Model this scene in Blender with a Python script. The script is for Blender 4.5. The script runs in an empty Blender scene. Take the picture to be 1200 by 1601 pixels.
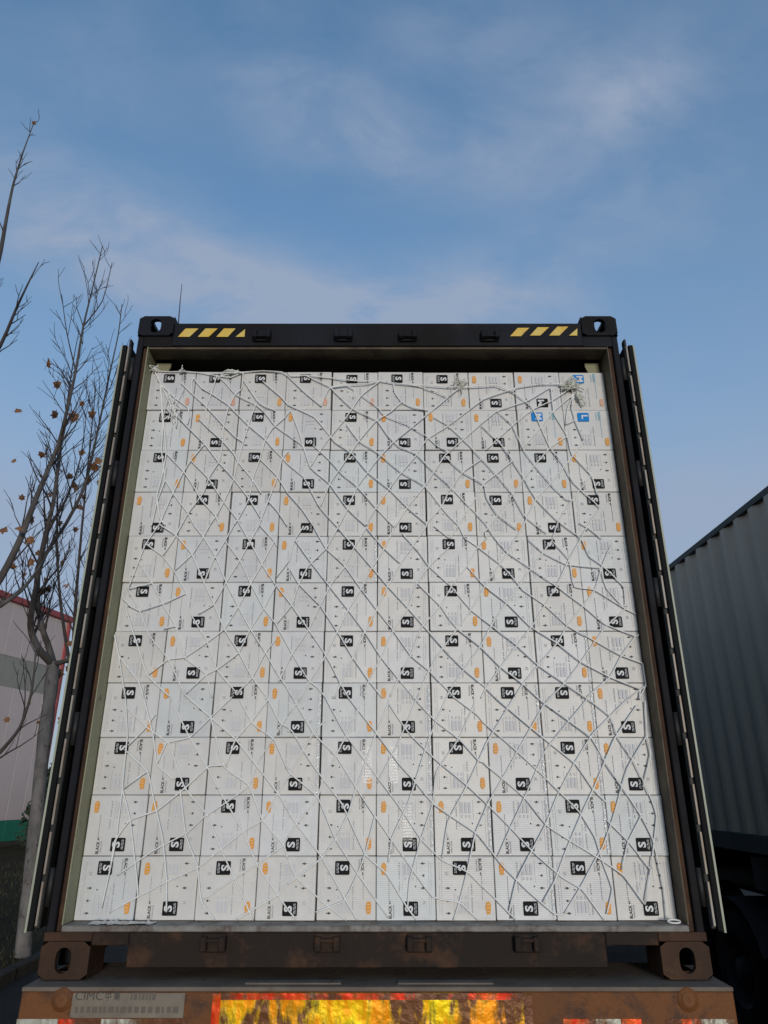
import bpy, bmesh, math, random
from mathutils import Vector, Matrix, Quaternion
random.seed(7)
R = math.radians
scene = bpy.context.scene
COL = scene.collection

# ------------------------------------------------------------------ camera
CAM = Vector((0.032, -2.974, 2.0)); PITCH = R(21.8); F = 1097.0     # F in photo pixels (1200 x 1601)
cd = bpy.data.cameras.new('camera'); cam = bpy.data.objects.new('camera', cd); COL.objects.link(cam)
cam.location = CAM; cam.rotation_euler = (R(90) + PITCH, 0, 0)
cd.sensor_fit = 'VERTICAL'; cd.sensor_height = 24.0; cd.lens = 24.0 * F / 1601.0
cd.clip_start = 0.05; cd.clip_end = 3000
scene.camera = cam
scene.render.resolution_x = 768; scene.render.resolution_y = 1024

# ------------------------------------------------------------------ light, sky, exposure
SUN_AZ, SUN_EL = R(9), R(5)          # behind the camera, to the right
world = bpy.data.worlds.new('World'); scene.world = world; world.use_nodes = True
wn = world.node_tree.nodes; wl = world.node_tree.links
wn.clear()
sky = wn.new('ShaderNodeTexSky'); sky.sky_type = 'NISHITA'; sky.sun_disc = False
sky.sun_elevation = SUN_EL; sky.sun_rotation = math.pi - SUN_AZ
sky.air_density = 1.0; sky.dust_density = 0.6; sky.ozone_density = 2.2; sky.altitude = 50
bg = wn.new('ShaderNodeBackground'); wout = wn.new('ShaderNodeOutputWorld')
bg.inputs['Strength'].default_value = 0.15
def wnode(t, **k):
    n = wn.new(t)
    for a, v in k.items(): setattr(n, a, v)
    return n
def wmath(op, a, b=None, c=None):
    n = wnode('ShaderNodeMath', operation=op)
    for i, v in enumerate((a, b, c)):
        if v is None: continue
        if isinstance(v, (int, float)): n.inputs[i].default_value = v
        else: wl.new(v, n.inputs[i])
    return n.outputs[0]
tc = wnode('ShaderNodeTexCoord')
sep = wnode('ShaderNodeSeparateXYZ'); wl.new(tc.outputs['Generated'], sep.inputs[0])
# thin high cloud: a flat layer overhead, so streaks stretch towards the horizon
zz = wmath('MAXIMUM', wmath('ADD', sep.outputs[2], 0.22), 0.05)
px_ = wmath('DIVIDE', sep.outputs[0], zz); py_ = wmath('DIVIDE', sep.outputs[1], zz)
comb = wnode('ShaderNodeCombineXYZ'); wl.new(px_, comb.inputs[0]); wl.new(py_, comb.inputs[1])
def wnoise(scale, detail, rough, dist, loc, rot=0.0, stretch=1.0):
    mp = wnode('ShaderNodeMapping'); wl.new(comb.outputs[0], mp.inputs[0])
    mp.inputs['Location'].default_value = loc; mp.inputs['Rotation'].default_value = (0, 0, rot)
    mp.inputs['Scale'].default_value = (1.0, stretch, 1)
    n = wnode('ShaderNodeTexNoise'); wl.new(mp.outputs[0], n.inputs['Vector'])
    n.inputs['Scale'].default_value = scale; n.inputs['Detail'].default_value = detail
    n.inputs['Roughness'].default_value = rough; n.inputs['Distortion'].default_value = dist
    return n.outputs[0]
def wramp(v, lo, hi):
    n = wnode('ShaderNodeMapRange', interpolation_type='SMOOTHSTEP'); wl.new(v, n.inputs[0])
    n.inputs[1].default_value = lo; n.inputs[2].default_value = hi
    return n.outputs[0]
big = wramp(wnoise(1.25, 3, 0.5, 0.2, (3.1, 1.3, 0), R(25), 1.3), 0.45, 0.75)
fine = wramp(wnoise(5.5, 8, 0.60, 0.35, (0.3, 5.2, 0), R(-20), 1.5), 0.27, 0.70)
cover = wmath('MULTIPLY', big, fine)
# the cloud banks that hang over the yard (direction, half-size), part of the same layer
def bank(az, el, saz, sel, tilt, amt):
    d = Vector((math.sin(R(az)) * math.cos(R(el)), math.cos(R(az)) * math.cos(R(el)), math.sin(R(el))))
    right = Vector((math.cos(R(az)), -math.sin(R(az)), 0)); up = right.cross(d)
    a = right * math.cos(R(tilt)) + up * math.sin(R(tilt)); b = -right * math.sin(R(tilt)) + up * math.cos(R(tilt))
    outs = []
    for v, s in ((a, saz), (b, sel)):
        n = wnode('ShaderNodeVectorMath', operation='DOT_PRODUCT'); wl.new(tc.outputs['Generated'], n.inputs[0])
        n.inputs[1].default_value = v / math.sin(R(s)); outs.append(wmath('POWER', wmath('ABSOLUTE', n.outputs['Value']), 2.0))
    n = wnode('ShaderNodeVectorMath', operation='DOT_PRODUCT'); wl.new(tc.outputs['Generated'], n.inputs[0]); n.inputs[1].default_value = d
    front = wmath('GREATER_THAN', n.outputs['Value'], 0.0)
    g = wmath('EXPONENT', wmath('MULTIPLY', wmath('ADD', outs[0], outs[1]), -1.0))
    return wmath('MULTIPLY', wmath('MULTIPLY', g, front), amt * .68)
def pix_dir(px, py):
    x = (px - 600) / F; y = (800.5 - py) / F
    d = Vector((x, math.cos(PITCH) - y * math.sin(PITCH), math.sin(PITCH) + y * math.cos(PITCH)))
    return d.normalized()
def pix_azel(px, py):
    d = pix_dir(px, py); return math.degrees(math.atan2(d.x, d.y)), math.degrees(math.asin(d.z))
banks = None
for (px, py, sa, se, ti, am) in ((110, 365, 8, 3.6, -6, .85), (300, 425, 9, 3.6, -18, .85), (470, 475, 9, 3.2, -6, .8), (640, 480, 9, 3.2, 0, .85), (800, 450, 6, 3.2, 10, .5), (500, 180, 6.5, 3.0, -10, .75), (610, 225, 4.5, 2.6, -30, .6),
                                 (770, 245, 5, 2.8, -12, .6), (985, 150, 3.6, 2.4, 0, .65), (720, 40, 6, 3.5, -20, .5), (1000, 310, 8, 3.5, -25, .4), (860, 120, 6, 4, -30, .3), (1100, 60, 12, 6, 10, .4), (425, 70, 2.6, 6, 12, .3), (130, 110, 6, 5, 10, .3)):
    az, el = pix_azel(px, py)
    b = bank(az, el, sa, se, ti, am)
    banks = b if banks is None else wmath('ADD', banks, b)
wisp = wmath('ADD', wmath('MULTIPLY', fine, 0.75), 0.25)
# a thin veil everywhere: the layer looks thicker towards the horizon, where the line of sight runs longer through it
veil = wmath('MAXIMUM', wmath('SUBTRACT', wmath('DIVIDE', 0.44, wmath('MAXIMUM', sep.outputs[2], 0.12)), 0.36), 0.06)
cloud = wmath('MINIMUM', wmath('ADD', wmath('ADD', veil, wmath('MULTIPLY', cover, 0.16)), wmath('MULTIPLY', banks, wisp)), 0.92)
hs = wnode('ShaderNodeHueSaturation'); wl.new(sky.outputs[0], hs.inputs['Color'])
hs.inputs['Saturation'].default_value = 1.24; hs.inputs['Value'].default_value = 1.54
mix = wnode('ShaderNodeMix', data_type='RGBA'); wl.new(cloud, mix.inputs[0]); wl.new(hs.outputs[0], mix.inputs[6])
CLOUD_RGB = (1.52, 1.84, 2.46, 1)
mix.inputs[7].default_value = CLOUD_RGB
wl.new(mix.outputs[2], bg.inputs['Color']); wl.new(bg.outputs[0], wout.inputs[0])

sd = bpy.data.lights.new('sun', 'SUN'); sun = bpy.data.objects.new('sun', sd); COL.objects.link(sun)
sd.energy = 1.13; sd.angle = R(11); sd.color = (1.0, 0.95, 0.875)
S = Vector((math.sin(SUN_AZ) * math.cos(SUN_EL), -math.cos(SUN_AZ) * math.cos(SUN_EL), math.sin(SUN_EL)))
sun.rotation_euler = S.to_track_quat('Z', 'Y').to_euler(); sun.location = (6, -20, 9)
vs = scene.view_settings
vs.view_transform = 'Standard'; vs.look = 'None'; vs.gamma = 1.0; vs.use_curve_mapping = False
vs.exposure = 0.5

# ------------------------------------------------------------------ helpers
def at_y(px, py, Y):
    """the point of the plane y = Y that is seen at photo pixel (px, py)"""
    d = pix_dir(px, py); return CAM + d * ((Y - CAM.y) / d.y)

def material(name, c1, c2=None, rough=0.6, metal=0.0, scale=6.0, lo=0.35, hi=0.65, detail=6, c3=None, scale3=2.0, lo3=0.55, hi3=0.75,
             bump=0.0, bscale=60.0, coat=0.0, rough2=None, rand=0.0, spec=0.5, stretch=(1, 1, 1)):
    m = bpy.data.materials.new(name); m.use_nodes = True
    nt = m.node_tree; n = nt.nodes; l = nt.links; p = n['Principled BSDF']
    t = n.new('ShaderNodeTexCoord'); mp = n.new('ShaderNodeMapping'); l.new(t.outputs['Object'], mp.inputs[0])
    mp.inputs['Scale'].default_value = stretch
    oi = n.new('ShaderNodeObjectInfo')
    add = n.new('ShaderNodeVectorMath'); add.operation = 'ADD'; l.new(mp.outputs[0], add.inputs[0])
    sc = n.new('ShaderNodeVectorMath'); sc.operation = 'SCALE'; sc.inputs[0].default_value = (17.3, 9.1, 5.7); l.new(oi.outputs['Random'], sc.inputs['Scale'])
    l.new(sc.outputs[0], add.inputs[1])
    V = add.outputs[0]
    def noise(s, d=6, r=0.6):
        x = n.new('ShaderNodeTexNoise'); l.new(V, x.inputs['Vector']); x.inputs['Scale'].default_value = s
        x.inputs['Detail'].default_value = d; x.inputs['Roughness'].default_value = r; return x.outputs[0]
    def rng(v, a, b, o0=0.0, o1=1.0):
        x = n.new('ShaderNodeMapRange'); l.new(v, x.inputs[0]); x.inputs[1].default_value = a; x.inputs[2].default_value = b
        x.inputs[3].default_value = o0; x.inputs[4].default_value = o1; return x.outputs[0]
    def mx(f, a, b):
        x = n.new('ShaderNodeMix'); x.data_type = 'RGBA'; l.new(f, x.inputs[0])
        for i, v in ((6, a), (7, b)):
            if isinstance(v, tuple): x.inputs[i].default_value = (*v, 1)
            else: l.new(v, x.inputs[i])
        return x.outputs[2]
    col = None
    if c2:
        f = rng(noise(scale, detail), lo, hi); col = mx(f, c1, c2)
        if rough2 is not None: l.new(rng(noise(scale, detail), lo, hi, rough, rough2), p.inputs['Roughness'])
    if c3:
        f = rng(noise(scale3, 8, 0.68), lo3, hi3); col = mx(f, col if col else c1, c3)
    if col is None: p.inputs['Base Color'].default_value = (*c1, 1)
    if rand > 0:
        h = n.new('ShaderNodeHueSaturation')
        l.new(rng(oi.outputs['Random'], 0, 1, 1 - rand, 1 + rand), h.inputs['Value'])
        if col: l.new(col, h.inputs['Color'])
        else: h.inputs['Color'].default_value = (*c1, 1)
        col = h.outputs[0]
    if col: l.new(col, p.inputs['Base Color'])
    if rough2 is None or not c2: p.inputs['Roughness'].default_value = rough
    p.inputs['Metallic'].default_value = metal; p.inputs['Coat Weight'].default_value = coat; p.inputs['Coat Roughness'].default_value = 0.15
    p.inputs['Specular IOR Level'].default_value = spec
    if bump > 0:
        b = n.new('ShaderNodeBump'); b.inputs['Strength'].default_value = bump; b.inputs['Distance'].default_value = 0.01
        l.new(noise(bscale, 5), b.inputs['Height']); l.new(b.outputs[0], p.inputs['Normal'])
    return m

M = {}
M['carton'] = material('white_carton_board', (.685, .68, .66), (.63, .628, .62), rough=.42, scale=5, rand=.05, c3=(.60, .575, .525), scale3=7, lo3=.62, hi3=.85, spec=.5)
# corrugated board telegraphs fine horizontal flutes through the white liner
nt = M['carton'].node_tree; p = nt.nodes['Principled BSDF']
t = nt.nodes.new('ShaderNodeTexCoord'); wv = nt.nodes.new('ShaderNodeTexWave'); wv.wave_type = 'BANDS'; wv.bands_direction = 'Z'
wv.inputs['Scale'].default_value = 45; wv.inputs['Distortion'].default_value = .6; nt.links.new(t.outputs['Object'], wv.inputs['Vector'])
ns = nt.nodes.new('ShaderNodeTexNoise'); ns.inputs['Scale'].default_value = 9; nt.links.new(t.outputs['Object'], ns.inputs['Vector'])
b1 = nt.nodes.new('ShaderNodeBump'); b1.inputs['Strength'].default_value = .25; b1.inputs['Distance'].default_value = .02; nt.links.new(ns.outputs[0], b1.inputs['Height'])
b2 = nt.nodes.new('ShaderNodeBump'); b2.inputs['Strength'].default_value = .10; b2.inputs['Distance'].default_value = .002; nt.links.new(wv.outputs[0], b2.inputs['Height'])
nt.links.new(b1.outputs[0], b2.inputs['Normal']); nt.links.new(b2.outputs[0], p.inputs['Normal'])
bc = p.inputs['Base Color'].links[0].from_socket; oi_ = nt.nodes.new('ShaderNodeObjectInfo'); wn_ = nt.nodes.new('ShaderNodeTexWhiteNoise'); wn_.noise_dimensions = '1D'; nt.links.new(oi_.outputs['Random'], wn_.inputs['W'])
rp = nt.nodes.new('ShaderNodeValToRGB'); nt.links.new(wn_.outputs['Value'], rp.inputs[0])
rp.color_ramp.elements[0].color = (1, .965, .915, 1); rp.color_ramp.elements[1].color = (.955, .99, .985, 1); e_ = rp.color_ramp.elements.new(.45); e_.color = (1, .985, .955, 1); e_ = rp.color_ramp.elements.new(.7); e_.color = (.985, .965, .965, 1)
ml = nt.nodes.new('ShaderNodeMix'); ml.data_type = 'RGBA'; ml.blend_type = 'MULTIPLY'; ml.inputs[0].default_value = 1; nt.links.new(bc, ml.inputs[6]); nt.links.new(rp.outputs[0], ml.inputs[7]); nt.links.new(ml.outputs[2], p.inputs['Base Color'])
M['black_ink'] = material('black_ink', (.012, .012, .013), rough=.65, spec=.12)
M['soft_ink'] = material('dark_grey_ink', (.10, .10, .11), rough=.65, spec=.12)
M['grey_ink'] = material('grey_ink', (.42, .42, .45), rough=.65, spec=.12)
M['pale_ink'] = material('pale_grey_ink', (.63, .63, .645), rough=.65, spec=.12)
M['white_ink'] = material('white_ink', (.76, .76, .75), rough=.65, spec=.12)
M['orange_ink'] = material('orange_ink', (.84, .31, .02), (.78, .40, .09), rough=.5, scale=90, spec=.2)
M['red_ink'] = material('red_ink', (.74, .28, .16), (.72, .45, .32), rough=.45, scale=90)
M['blue_ink'] = material('blue_ink', (.02, .24, .62), rough=.65, spec=.12)
M['cyan_ink'] = material('cyan_ink', (.30, .52, .60), rough=.5)
M['tape'] = material('clear_packing_tape', (.70, .70, .69), rough=.12, bump=.9, bscale=45, spec=.8)
M['twine'] = material('white_nylon_twine', (.90, .89, .85), (.84, .83, .78), rough=.6, scale=30, spec=.3)
M['old_twine'] = material('frayed_greenish_twine', (.52, .52, .42), (.70, .69, .62), rough=.7, scale=60)
M['frame'] = material('dark_container_paint', (.0075, .0085, .014), (.010, .0085, .008), rough=.55, scale=2.2, c3=(.030, .016, .010), scale3=5, lo3=.58, hi3=.76, bump=.15, bscale=40, rough2=.8, spec=.2)
M['rust'] = material('rusty_brown_paint', (.068, .034, .020), (.040, .022, .014), rough=.7, scale=5, c3=(.12, .058, .026), scale3=6, lo3=.52, hi3=.74, bump=.3, bscale=50, spec=.2)
M['sill'] = material('worn_sill_paint', (.018, .0125, .0100), (.030, .0175, .012), rough=.7, scale=3, c3=(.085, .040, .020), scale3=6, lo3=.50, hi3=.68, bump=.2, bscale=45, spec=.2)
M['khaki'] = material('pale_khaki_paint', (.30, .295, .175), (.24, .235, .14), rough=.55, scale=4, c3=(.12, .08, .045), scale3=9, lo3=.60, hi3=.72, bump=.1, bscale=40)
M['khaki_shaded'] = material('shaded_rusty_khaki_paint', (.14, .115, .075), (.085, .065, .045), rough=.6, scale=5, c3=(.05, .032, .022), scale3=6, lo3=.5, hi3=.7, spec=.2)  # khaki with some rust; shade of right jamb and header underside painted in
M['interior'] = material('dull_interior_paint', (.10, .10, .085), (.07, .07, .06), rough=.7, scale=3)
M['threshold'] = material('worn_grey_threshold', (.25, .235, .21), (.16, .14, .12), rough=.6, scale=12, c3=(.09, .06, .045), scale3=14, lo3=.50, hi3=.66, bump=.3, bscale=60)
M['gasket'] = material('black_rubber', (.008, .008, .008), rough=.8, spec=.2, bump=.1, bscale=80)
M['strip'] = material('scuffed_retainer_strip', (.26, .19, .14), (.34, .31, .26), rough=.5, metal=.2, scale=8)
M['door_edge'] = material('pale_door_skin_edge', (.42, .44, .34), (.34, .36, .27), rough=.5, scale=6)
M['door'] = material('dark_green_door_paint', (.014, .017, .013), (.010, .011, .010), rough=.6, scale=3, c3=(.03, .018, .012), scale3=6, lo3=.6, hi3=.74)
M['steel'] = material('dark_galvanised_steel', (.03, .028, .026), (.018, .016, .015), rough=.6, metal=.3, scale=14)
M['yellow'] = material('yellow_hazard_film', (.78, .46, .03), (.74, .56, .14), rough=.45, scale=9, c3=(.30, .15, .03), scale3=16, lo3=.60, hi3=.75)
M['chassis'] = material('faded_red_brown_chassis_paint', (.185, .070, .022), (.14, .058, .022), rough=.65, spec=.25, scale=3, c3=(.075, .040, .026), scale3=9, lo3=.50, hi3=.64, bump=.4, bscale=60)
M['flange'] = material('lit_grimy_flange_paint', (.20, .155, .115), (.14, .105, .078), rough=.8, scale=6, c3=(.10, .06, .035), scale3=8, lo3=.58, hi3=.72, bump=.3, bscale=40)  # grimy paint, lightened: flash light falling on the top put into its colour
M['plate'] = material('weathered_maker_plate', (.22, .185, .14), (.17, .135, .10), rough=.5, scale=12, c3=(.11, .07, .045), scale3=10, lo3=.55, hi3=.75)
M['plate_ink'] = material('faded_plate_ink', (.055, .05, .042), rough=.6)
M['plate_faint'] = material('nearly_gone_plate_ink', (.125, .10, .078), rough=.6)
def retro(name, c1, c2, c3, lo, hi):
    m = material(name, c1, c2, rough=.42, metal=.25, scale=16, lo=.42, hi=.6, c3=c3, scale3=8, lo3=lo, hi3=hi, stretch=(1, 1, .35), spec=.25)
    nt = m.node_tree; p = nt.nodes['Principled BSDF']; t = nt.nodes.new('ShaderNodeTexCoord')
    v = nt.nodes.new('ShaderNodeTexVoronoi'); v.inputs['Scale'].default_value = 34; nt.links.new(t.outputs['Object'], v.inputs['Vector'])
    n2 = nt.nodes.new('ShaderNodeTexNoise'); n2.inputs['Scale'].default_value = 14; n2.inputs['Detail'].default_value = 4; nt.links.new(t.outputs['Object'], n2.inputs['Vector'])
    b = nt.nodes.new('ShaderNodeBump'); b.inputs['Strength'].default_value = .5; b.inputs['Distance'].default_value = .02; nt.links.new(n2.outputs[0], b.inputs['Height'])
    bb = nt.nodes.new('ShaderNodeBump'); bb.inputs['Strength'].default_value = .25; bb.inputs['Distance'].default_value = .006; nt.links.new(v.outputs[0], bb.inputs['Height'])
    nt.links.new(b.outputs[0], bb.inputs['Normal']); nt.links.new(bb.outputs[0], p.inputs['Normal'])
    return m
M['retro_yellow'] = retro('yellow_prismatic_reflector', (1.0, .34, .0), (1.0, .80, .0), (.17, .068, .026), .455, .535)
M['retro_red'] = retro('red_prismatic_reflector', (.75, .04, .008), (.95, .16, .01), (.15, .06, .03), .41, .50)
M['retro_white'] = retro('white_prismatic_reflector', (.60, .60, .50), (.40, .38, .30), (.16, .09, .05), .46, .56)
M['tyre'] = material('tyre_rubber', (.009, .008, .009), (.014, .012, .013), rough=.9, spec=.1, scale=9, bump=.2, bscale=40)
M['rim'] = material('dusty_wheel_rim', (.03, .028, .03), (.02, .018, .018), rough=.8, spec=.15, scale=8)
M['black_steel'] = material('black_chassis_paint', (.014, .013, .016), (.020, .017, .017), rough=.6, scale=6)
M['teal'] = material('weathered_grey_green_container_paint', (.53, .455, .35), (.45, .39, .305), rough=.6, spec=.25, scale=.9, c3=(.58, .50, .39), scale3=2.4, lo3=.5, hi3=.8, stretch=(1, 1.6, .25), bump=.1, bscale=25)
M['teal_rail'] = material('grey_green_rail_paint', (.085, .092, .086), (.06, .065, .06), rough=.65, scale=3, spec=.25)
M['bark'] = material('smooth_grey_plane_bark', (.085, .074, .066), (.055, .046, .040), rough=.85, scale=7, c3=(.13, .118, .105), scale3=5, lo3=.52, hi3=.7, bump=.35, bscale=30, stretch=(1, 1, .45))
M['trunk'] = material('pale_plane_trunk_bark', (.20, .185, .175), (.12, .112, .105), rough=.9, spec=.15, scale=9, c3=(.05, .042, .036), scale3=11, lo3=.56, hi3=.66, bump=.7, bscale=22, stretch=(1, 1, .5))
M['twig'] = material('dark_twig_bark', (.036, .027, .024), (.058, .042, .035), rough=.8, scale=12)
M['leaf'] = material('dry_brown_leaf', (.25, .115, .038), (.16, .070, .026), rough=.7, scale=30, rand=.3)
M['wall'] = material('off_white_cladding', (.64, .515, .46), (.58, .47, .425), rough=.6, scale=.5, c3=(.42, .37, .34), scale3=1.2, lo3=.6, hi3=.85, rand=.02)
M['red_trim'] = material('red_sheet_trim', (.40, .065, .055), (.30, .05, .045), rough=.5, scale=2)
M['green'] = material('green_plinth_paint', (.012, .20, .115), (.010, .16, .095), rough=.55, scale=1.5)
M['daylight_sheet'] = material('grey_green_translucent_sheet', (.34, .315, .25), (.29, .27, .215), rough=.5, scale=1.5)
M['roof'] = material('grey_roof_sheet', (.22, .21, .20), (.18, .17, .16), rough=.5, scale=1)
M['concrete'] = material('dirty_concrete', (.075, .062, .046), (.05, .042, .032), rough=.9, spec=.1, scale=4, bump=.3, bscale=30)
M['soil'] = material('dry_grass_and_soil', (.048, .032, .012), (.030, .023, .009), rough=.95, scale=1.6, spec=.1, c3=(.075, .050, .022), scale3=5, lo3=.56, hi3=.74, bump=.6, bscale=8)
M['asphalt'] = material('worn_asphalt', (.040, .032, .025), (.030, .024, .020), rough=.9, scale=2, spec=.15, c3=(.055, .045, .036), scale3=6, lo3=.55, hi3=.75, bump=.4, bscale=70)
M['needle'] = material('dark_evergreen_leaf', (.020, .036, .018), (.032, .050, .022), rough=.7, scale=3)
M['grass'] = material('dead_grass', (.085, .072, .034), (.055, .058, .024), rough=.9, scale=3)
M['plastic'] = material('torn_white_film', (.62, .61, .57), (.48, .46, .42), rough=.3, scale=20, bump=.4, bscale=60)

class MB:
    def __init__(s): s.v = []; s.f = []; s.mi = []; s.sm = []
    def face(s, pts, mi=0, smooth=False):
        i = len(s.v); s.v += [tuple(p) for p in pts]; s.f.append(tuple(range(i, i + len(pts)))); s.mi.append(mi); s.sm.append(smooth); return s
    def box(s, x0, x1, y0, y1, z0, z1, mi=0):
        i = len(s.v)
        s.v += [(x0, y0, z0), (x1, y0, z0), (x1, y1, z0), (x0, y1, z0), (x0, y0, z1), (x1, y0, z1), (x1, y1, z1), (x0, y1, z1)]
        for q in ((0, 3, 2, 1), (4, 5, 6, 7), (0, 1, 5, 4), (1, 2, 6, 5), (2, 3, 7, 6), (3, 0, 4, 7)):
            s.f.append(tuple(i + k for k in q)); s.mi.append(mi); s.sm.append(False)
        return s
    def bevbox(s, x0, x1, y0, y1, z0, z1, b, mi=0):
        bm = bmesh.new(); bmesh.ops.create_cube(bm, size=1)
        for v in bm.verts: v.co = Vector(((x0 + x1) / 2 + v.co.x * (x1 - x0), (y0 + y1) / 2 + v.co.y * (y1 - y0), (z0 + z1) / 2 + v.co.z * (z1 - z0)))
        bmesh.ops.bevel(bm, geom=bm.edges[:], offset=b, segments=1, profile=.5, affect='EDGES')
        i = len(s.v); s.v += [tuple(v.co) for v in bm.verts]; bm.verts.index_update()
        for f in bm.faces: s.f.append(tuple(i + v.index for v in f.verts)); s.mi.append(mi); s.sm.append(False)
        bm.free(); return s
    def tube(s, pts, rad, sides=6, mi=0, cap=True):
        pts = [Vector(p) for p in pts]; n = len(pts)
        rad = rad if isinstance(rad, (list, tuple)) else [rad] * n
        base = len(s.v); up = None
        for k, p in enumerate(pts):
            d = (pts[min(k + 1, n - 1)] - pts[max(k - 1, 0)])
            d = d.normalized() if d.length > 1e-9 else Vector((0, 0, 1))
            if up is None:
                up = Vector((0, 1, 0)) if abs(d.y) < .9 else Vector((1, 0, 0))
            a = d.cross(up)
            if a.length < 1e-6: a = d.orthogonal()
            a.normalize(); b = a.cross(d); up = b
            for j in range(sides):
                t = 2 * math.pi * j / sides
                s.v.append(tuple(p + (a * math.cos(t) + b * math.sin(t)) * rad[k]))
        for k in range(n - 1):
            for j in range(sides):
                q = (base + k * sides + j, base + k * sides + (j + 1) % sides, base + (k + 1) * sides + (j + 1) % sides, base + (k + 1) * sides + j)
                s.f.append(q[::-1]); s.mi.append(mi); s.sm.append(True)
        if cap:
            s.f.append(tuple(base + j for j in range(sides))); s.mi.append(mi); s.sm.append(False)
            s.f.append(tuple(base + (n - 1) * sides + j for j in range(sides))[::-1]); s.mi.append(mi); s.sm.append(False)
        return s
    def cyl(s, a, b, r, sides=20, mi=0): return s.tube([a, b], r, sides, mi)
    def lathe(s, prof, centre, axis='X', sides=28, mi=0):
        """prof: (along, radius) pairs round an axis"""
        i = len(s.v); n = len(prof)
        for (a, r) in prof:
            for j in range(sides):
                t = 2 * math.pi * j / sides; c, q = r * math.cos(t), r * math.sin(t)
                s.v.append((centre[0] + a, centre[1] + c, centre[2] + q) if axis == 'X' else (centre[0] + c, centre[1] + a, centre[2] + q))
        for k in range(n - 1):
            for j in range(sides):
                s.f.append((i + k * sides + j, i + k * sides + (j + 1) % sides, i + (k + 1) * sides + (j + 1) % sides, i + (k + 1) * sides + j)); s.mi.append(mi); s.sm.append(True)
        return s
    def build(s, name, mats, parent=None, loc=None):
        me = s.mesh(name, mats); return link(name, me, parent, loc)
    def mesh(s, name, mats):
        me = bpy.data.meshes.new(name); me.from_pydata(s.v, [], s.f); 
        for m in (mats if isinstance(mats, (list, tuple)) else [mats]): me.materials.append(m)
        me.polygons.foreach_set('material_index', s.mi); me.polygons.foreach_set('use_smooth', s.sm); me.update(); return me
def link(name, me, parent=None, loc=None, rot=None):
    o = bpy.data.objects.new(name, me); COL.objects.link(o)
    if parent: o.parent = parent
    if loc is not None: o.location = loc
    if rot is not None: o.rotation_euler = rot
    return o
def tag(o, label=None, cat=None, group=None, kind=None):
    if label: o['label'] = label
    if cat: o['category'] = cat
    if group: o['group'] = group
    if kind: o['kind'] = kind
    return o
def thing(name, label, cat, loc=(0, 0, 0), group=None):
    o = bpy.data.objects.new(name, None); COL.objects.link(o); o.location = loc; o.empty_display_size = .2
    return tag(o, label, cat, group)
def smooth_line(pts, sub=3, amt=.7):
    P = [Vector(p) for p in pts]
    if len(P) < 3: return P
    out = []
    for i in range(len(P) - 1):
        p0, p1, p2, p3 = P[max(i - 1, 0)], P[i], P[i + 1], P[min(i + 2, len(P) - 1)]
        for k in range(sub):
            t = k / sub
            q = .5 * ((2 * p1) + (p2 - p0) * t + (2 * p0 - 5 * p1 + 4 * p2 - p3) * t * t + (3 * p1 - p0 - 3 * p2 + p3) * t ** 3)
            out.append(p1.lerp(p2, t).lerp(q, amt))
    out.append(P[-1]); return out
_txt = {}
def text_tris(s, size=1.0, bold=0.0):
    """outline of a word from the built-in font: list of polygons in its own plane, and its width and height"""
    k = (s, size, bold)
    if k in _txt: return _txt[k]
    cu = bpy.data.curves.new('t', 'FONT'); cu.body = s; cu.size = size; cu.offset = bold; cu.resolution_u = 3
    o = bpy.data.objects.new('t', cu); COL.objects.link(o)
    dg = bpy.context.evaluated_depsgraph_get(); me = bpy.data.meshes.new_from_object(o.evaluated_get(dg))
    vs_ = [v.co.copy() for v in me.vertices]; fs = [tuple(p.vertices) for p in me.polygons]
    bpy.data.objects.remove(o); bpy.data.curves.remove(cu); bpy.data.meshes.remove(me)
    x0 = min(v.x for v in vs_); y0 = min(v.y for v in vs_); x1 = max(v.x for v in vs_); y1 = max(v.y for v in vs_)
    polys = [[(vs_[i].x - x0, vs_[i].y - y0) for i in f] for f in fs]
    _txt[k] = (polys, x1 - x0, y1 - y0); return _txt[k]

# ------------------------------------------------------------------ the setting: ground, road, kerb
def sheet(name, x0, x1, y0, y1, z, m, parent=None, nx=1, ny=1, amp=0):
    mb = MB(); rnd = random.Random(3)
    g = [[(x0 + (x1 - x0) * i / nx, y0 + (y1 - y0) * j / ny, z + (rnd.uniform(-amp, amp) if 0 < i < nx and 0 < j < ny else 0)) for i in range(nx + 1)] for j in range(ny + 1)]
    for j in range(ny):
        for i in range(nx): mb.face((g[j][i], g[j][i + 1], g[j + 1][i + 1], g[j + 1][i]), smooth=True)
    return mb.build(name, m, parent)
tag(sheet('ground', -700, 700, -700, 700, -.012, M['soil']), kind='structure')
tag(sheet('road', -4.2, 26, -60, 120, 0.0, M['asphalt']), kind='structure')
tag(sheet('verge', -13.5, -4.36, -30, 60, .10, M['soil'], nx=30, ny=110, amp=.03), kind='structure')
kerb = bpy.data.objects.new('kerb', None); COL.objects.link(kerb); kerb.location = (-4.28, 0, 0); tag(kerb, kind='structure')
ks = MB().bevbox(-.08, .08, -.495, .495, -.02, .13, .015).mesh('kerb_stone', M['concrete'])
for i in range(34): link('kerb_stone', ks, kerb, (random.uniform(-.006, .006), -4 + i * 1.0, random.uniform(-.006, .004)), (0, 0, random.uniform(-.004, .004)))

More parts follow.
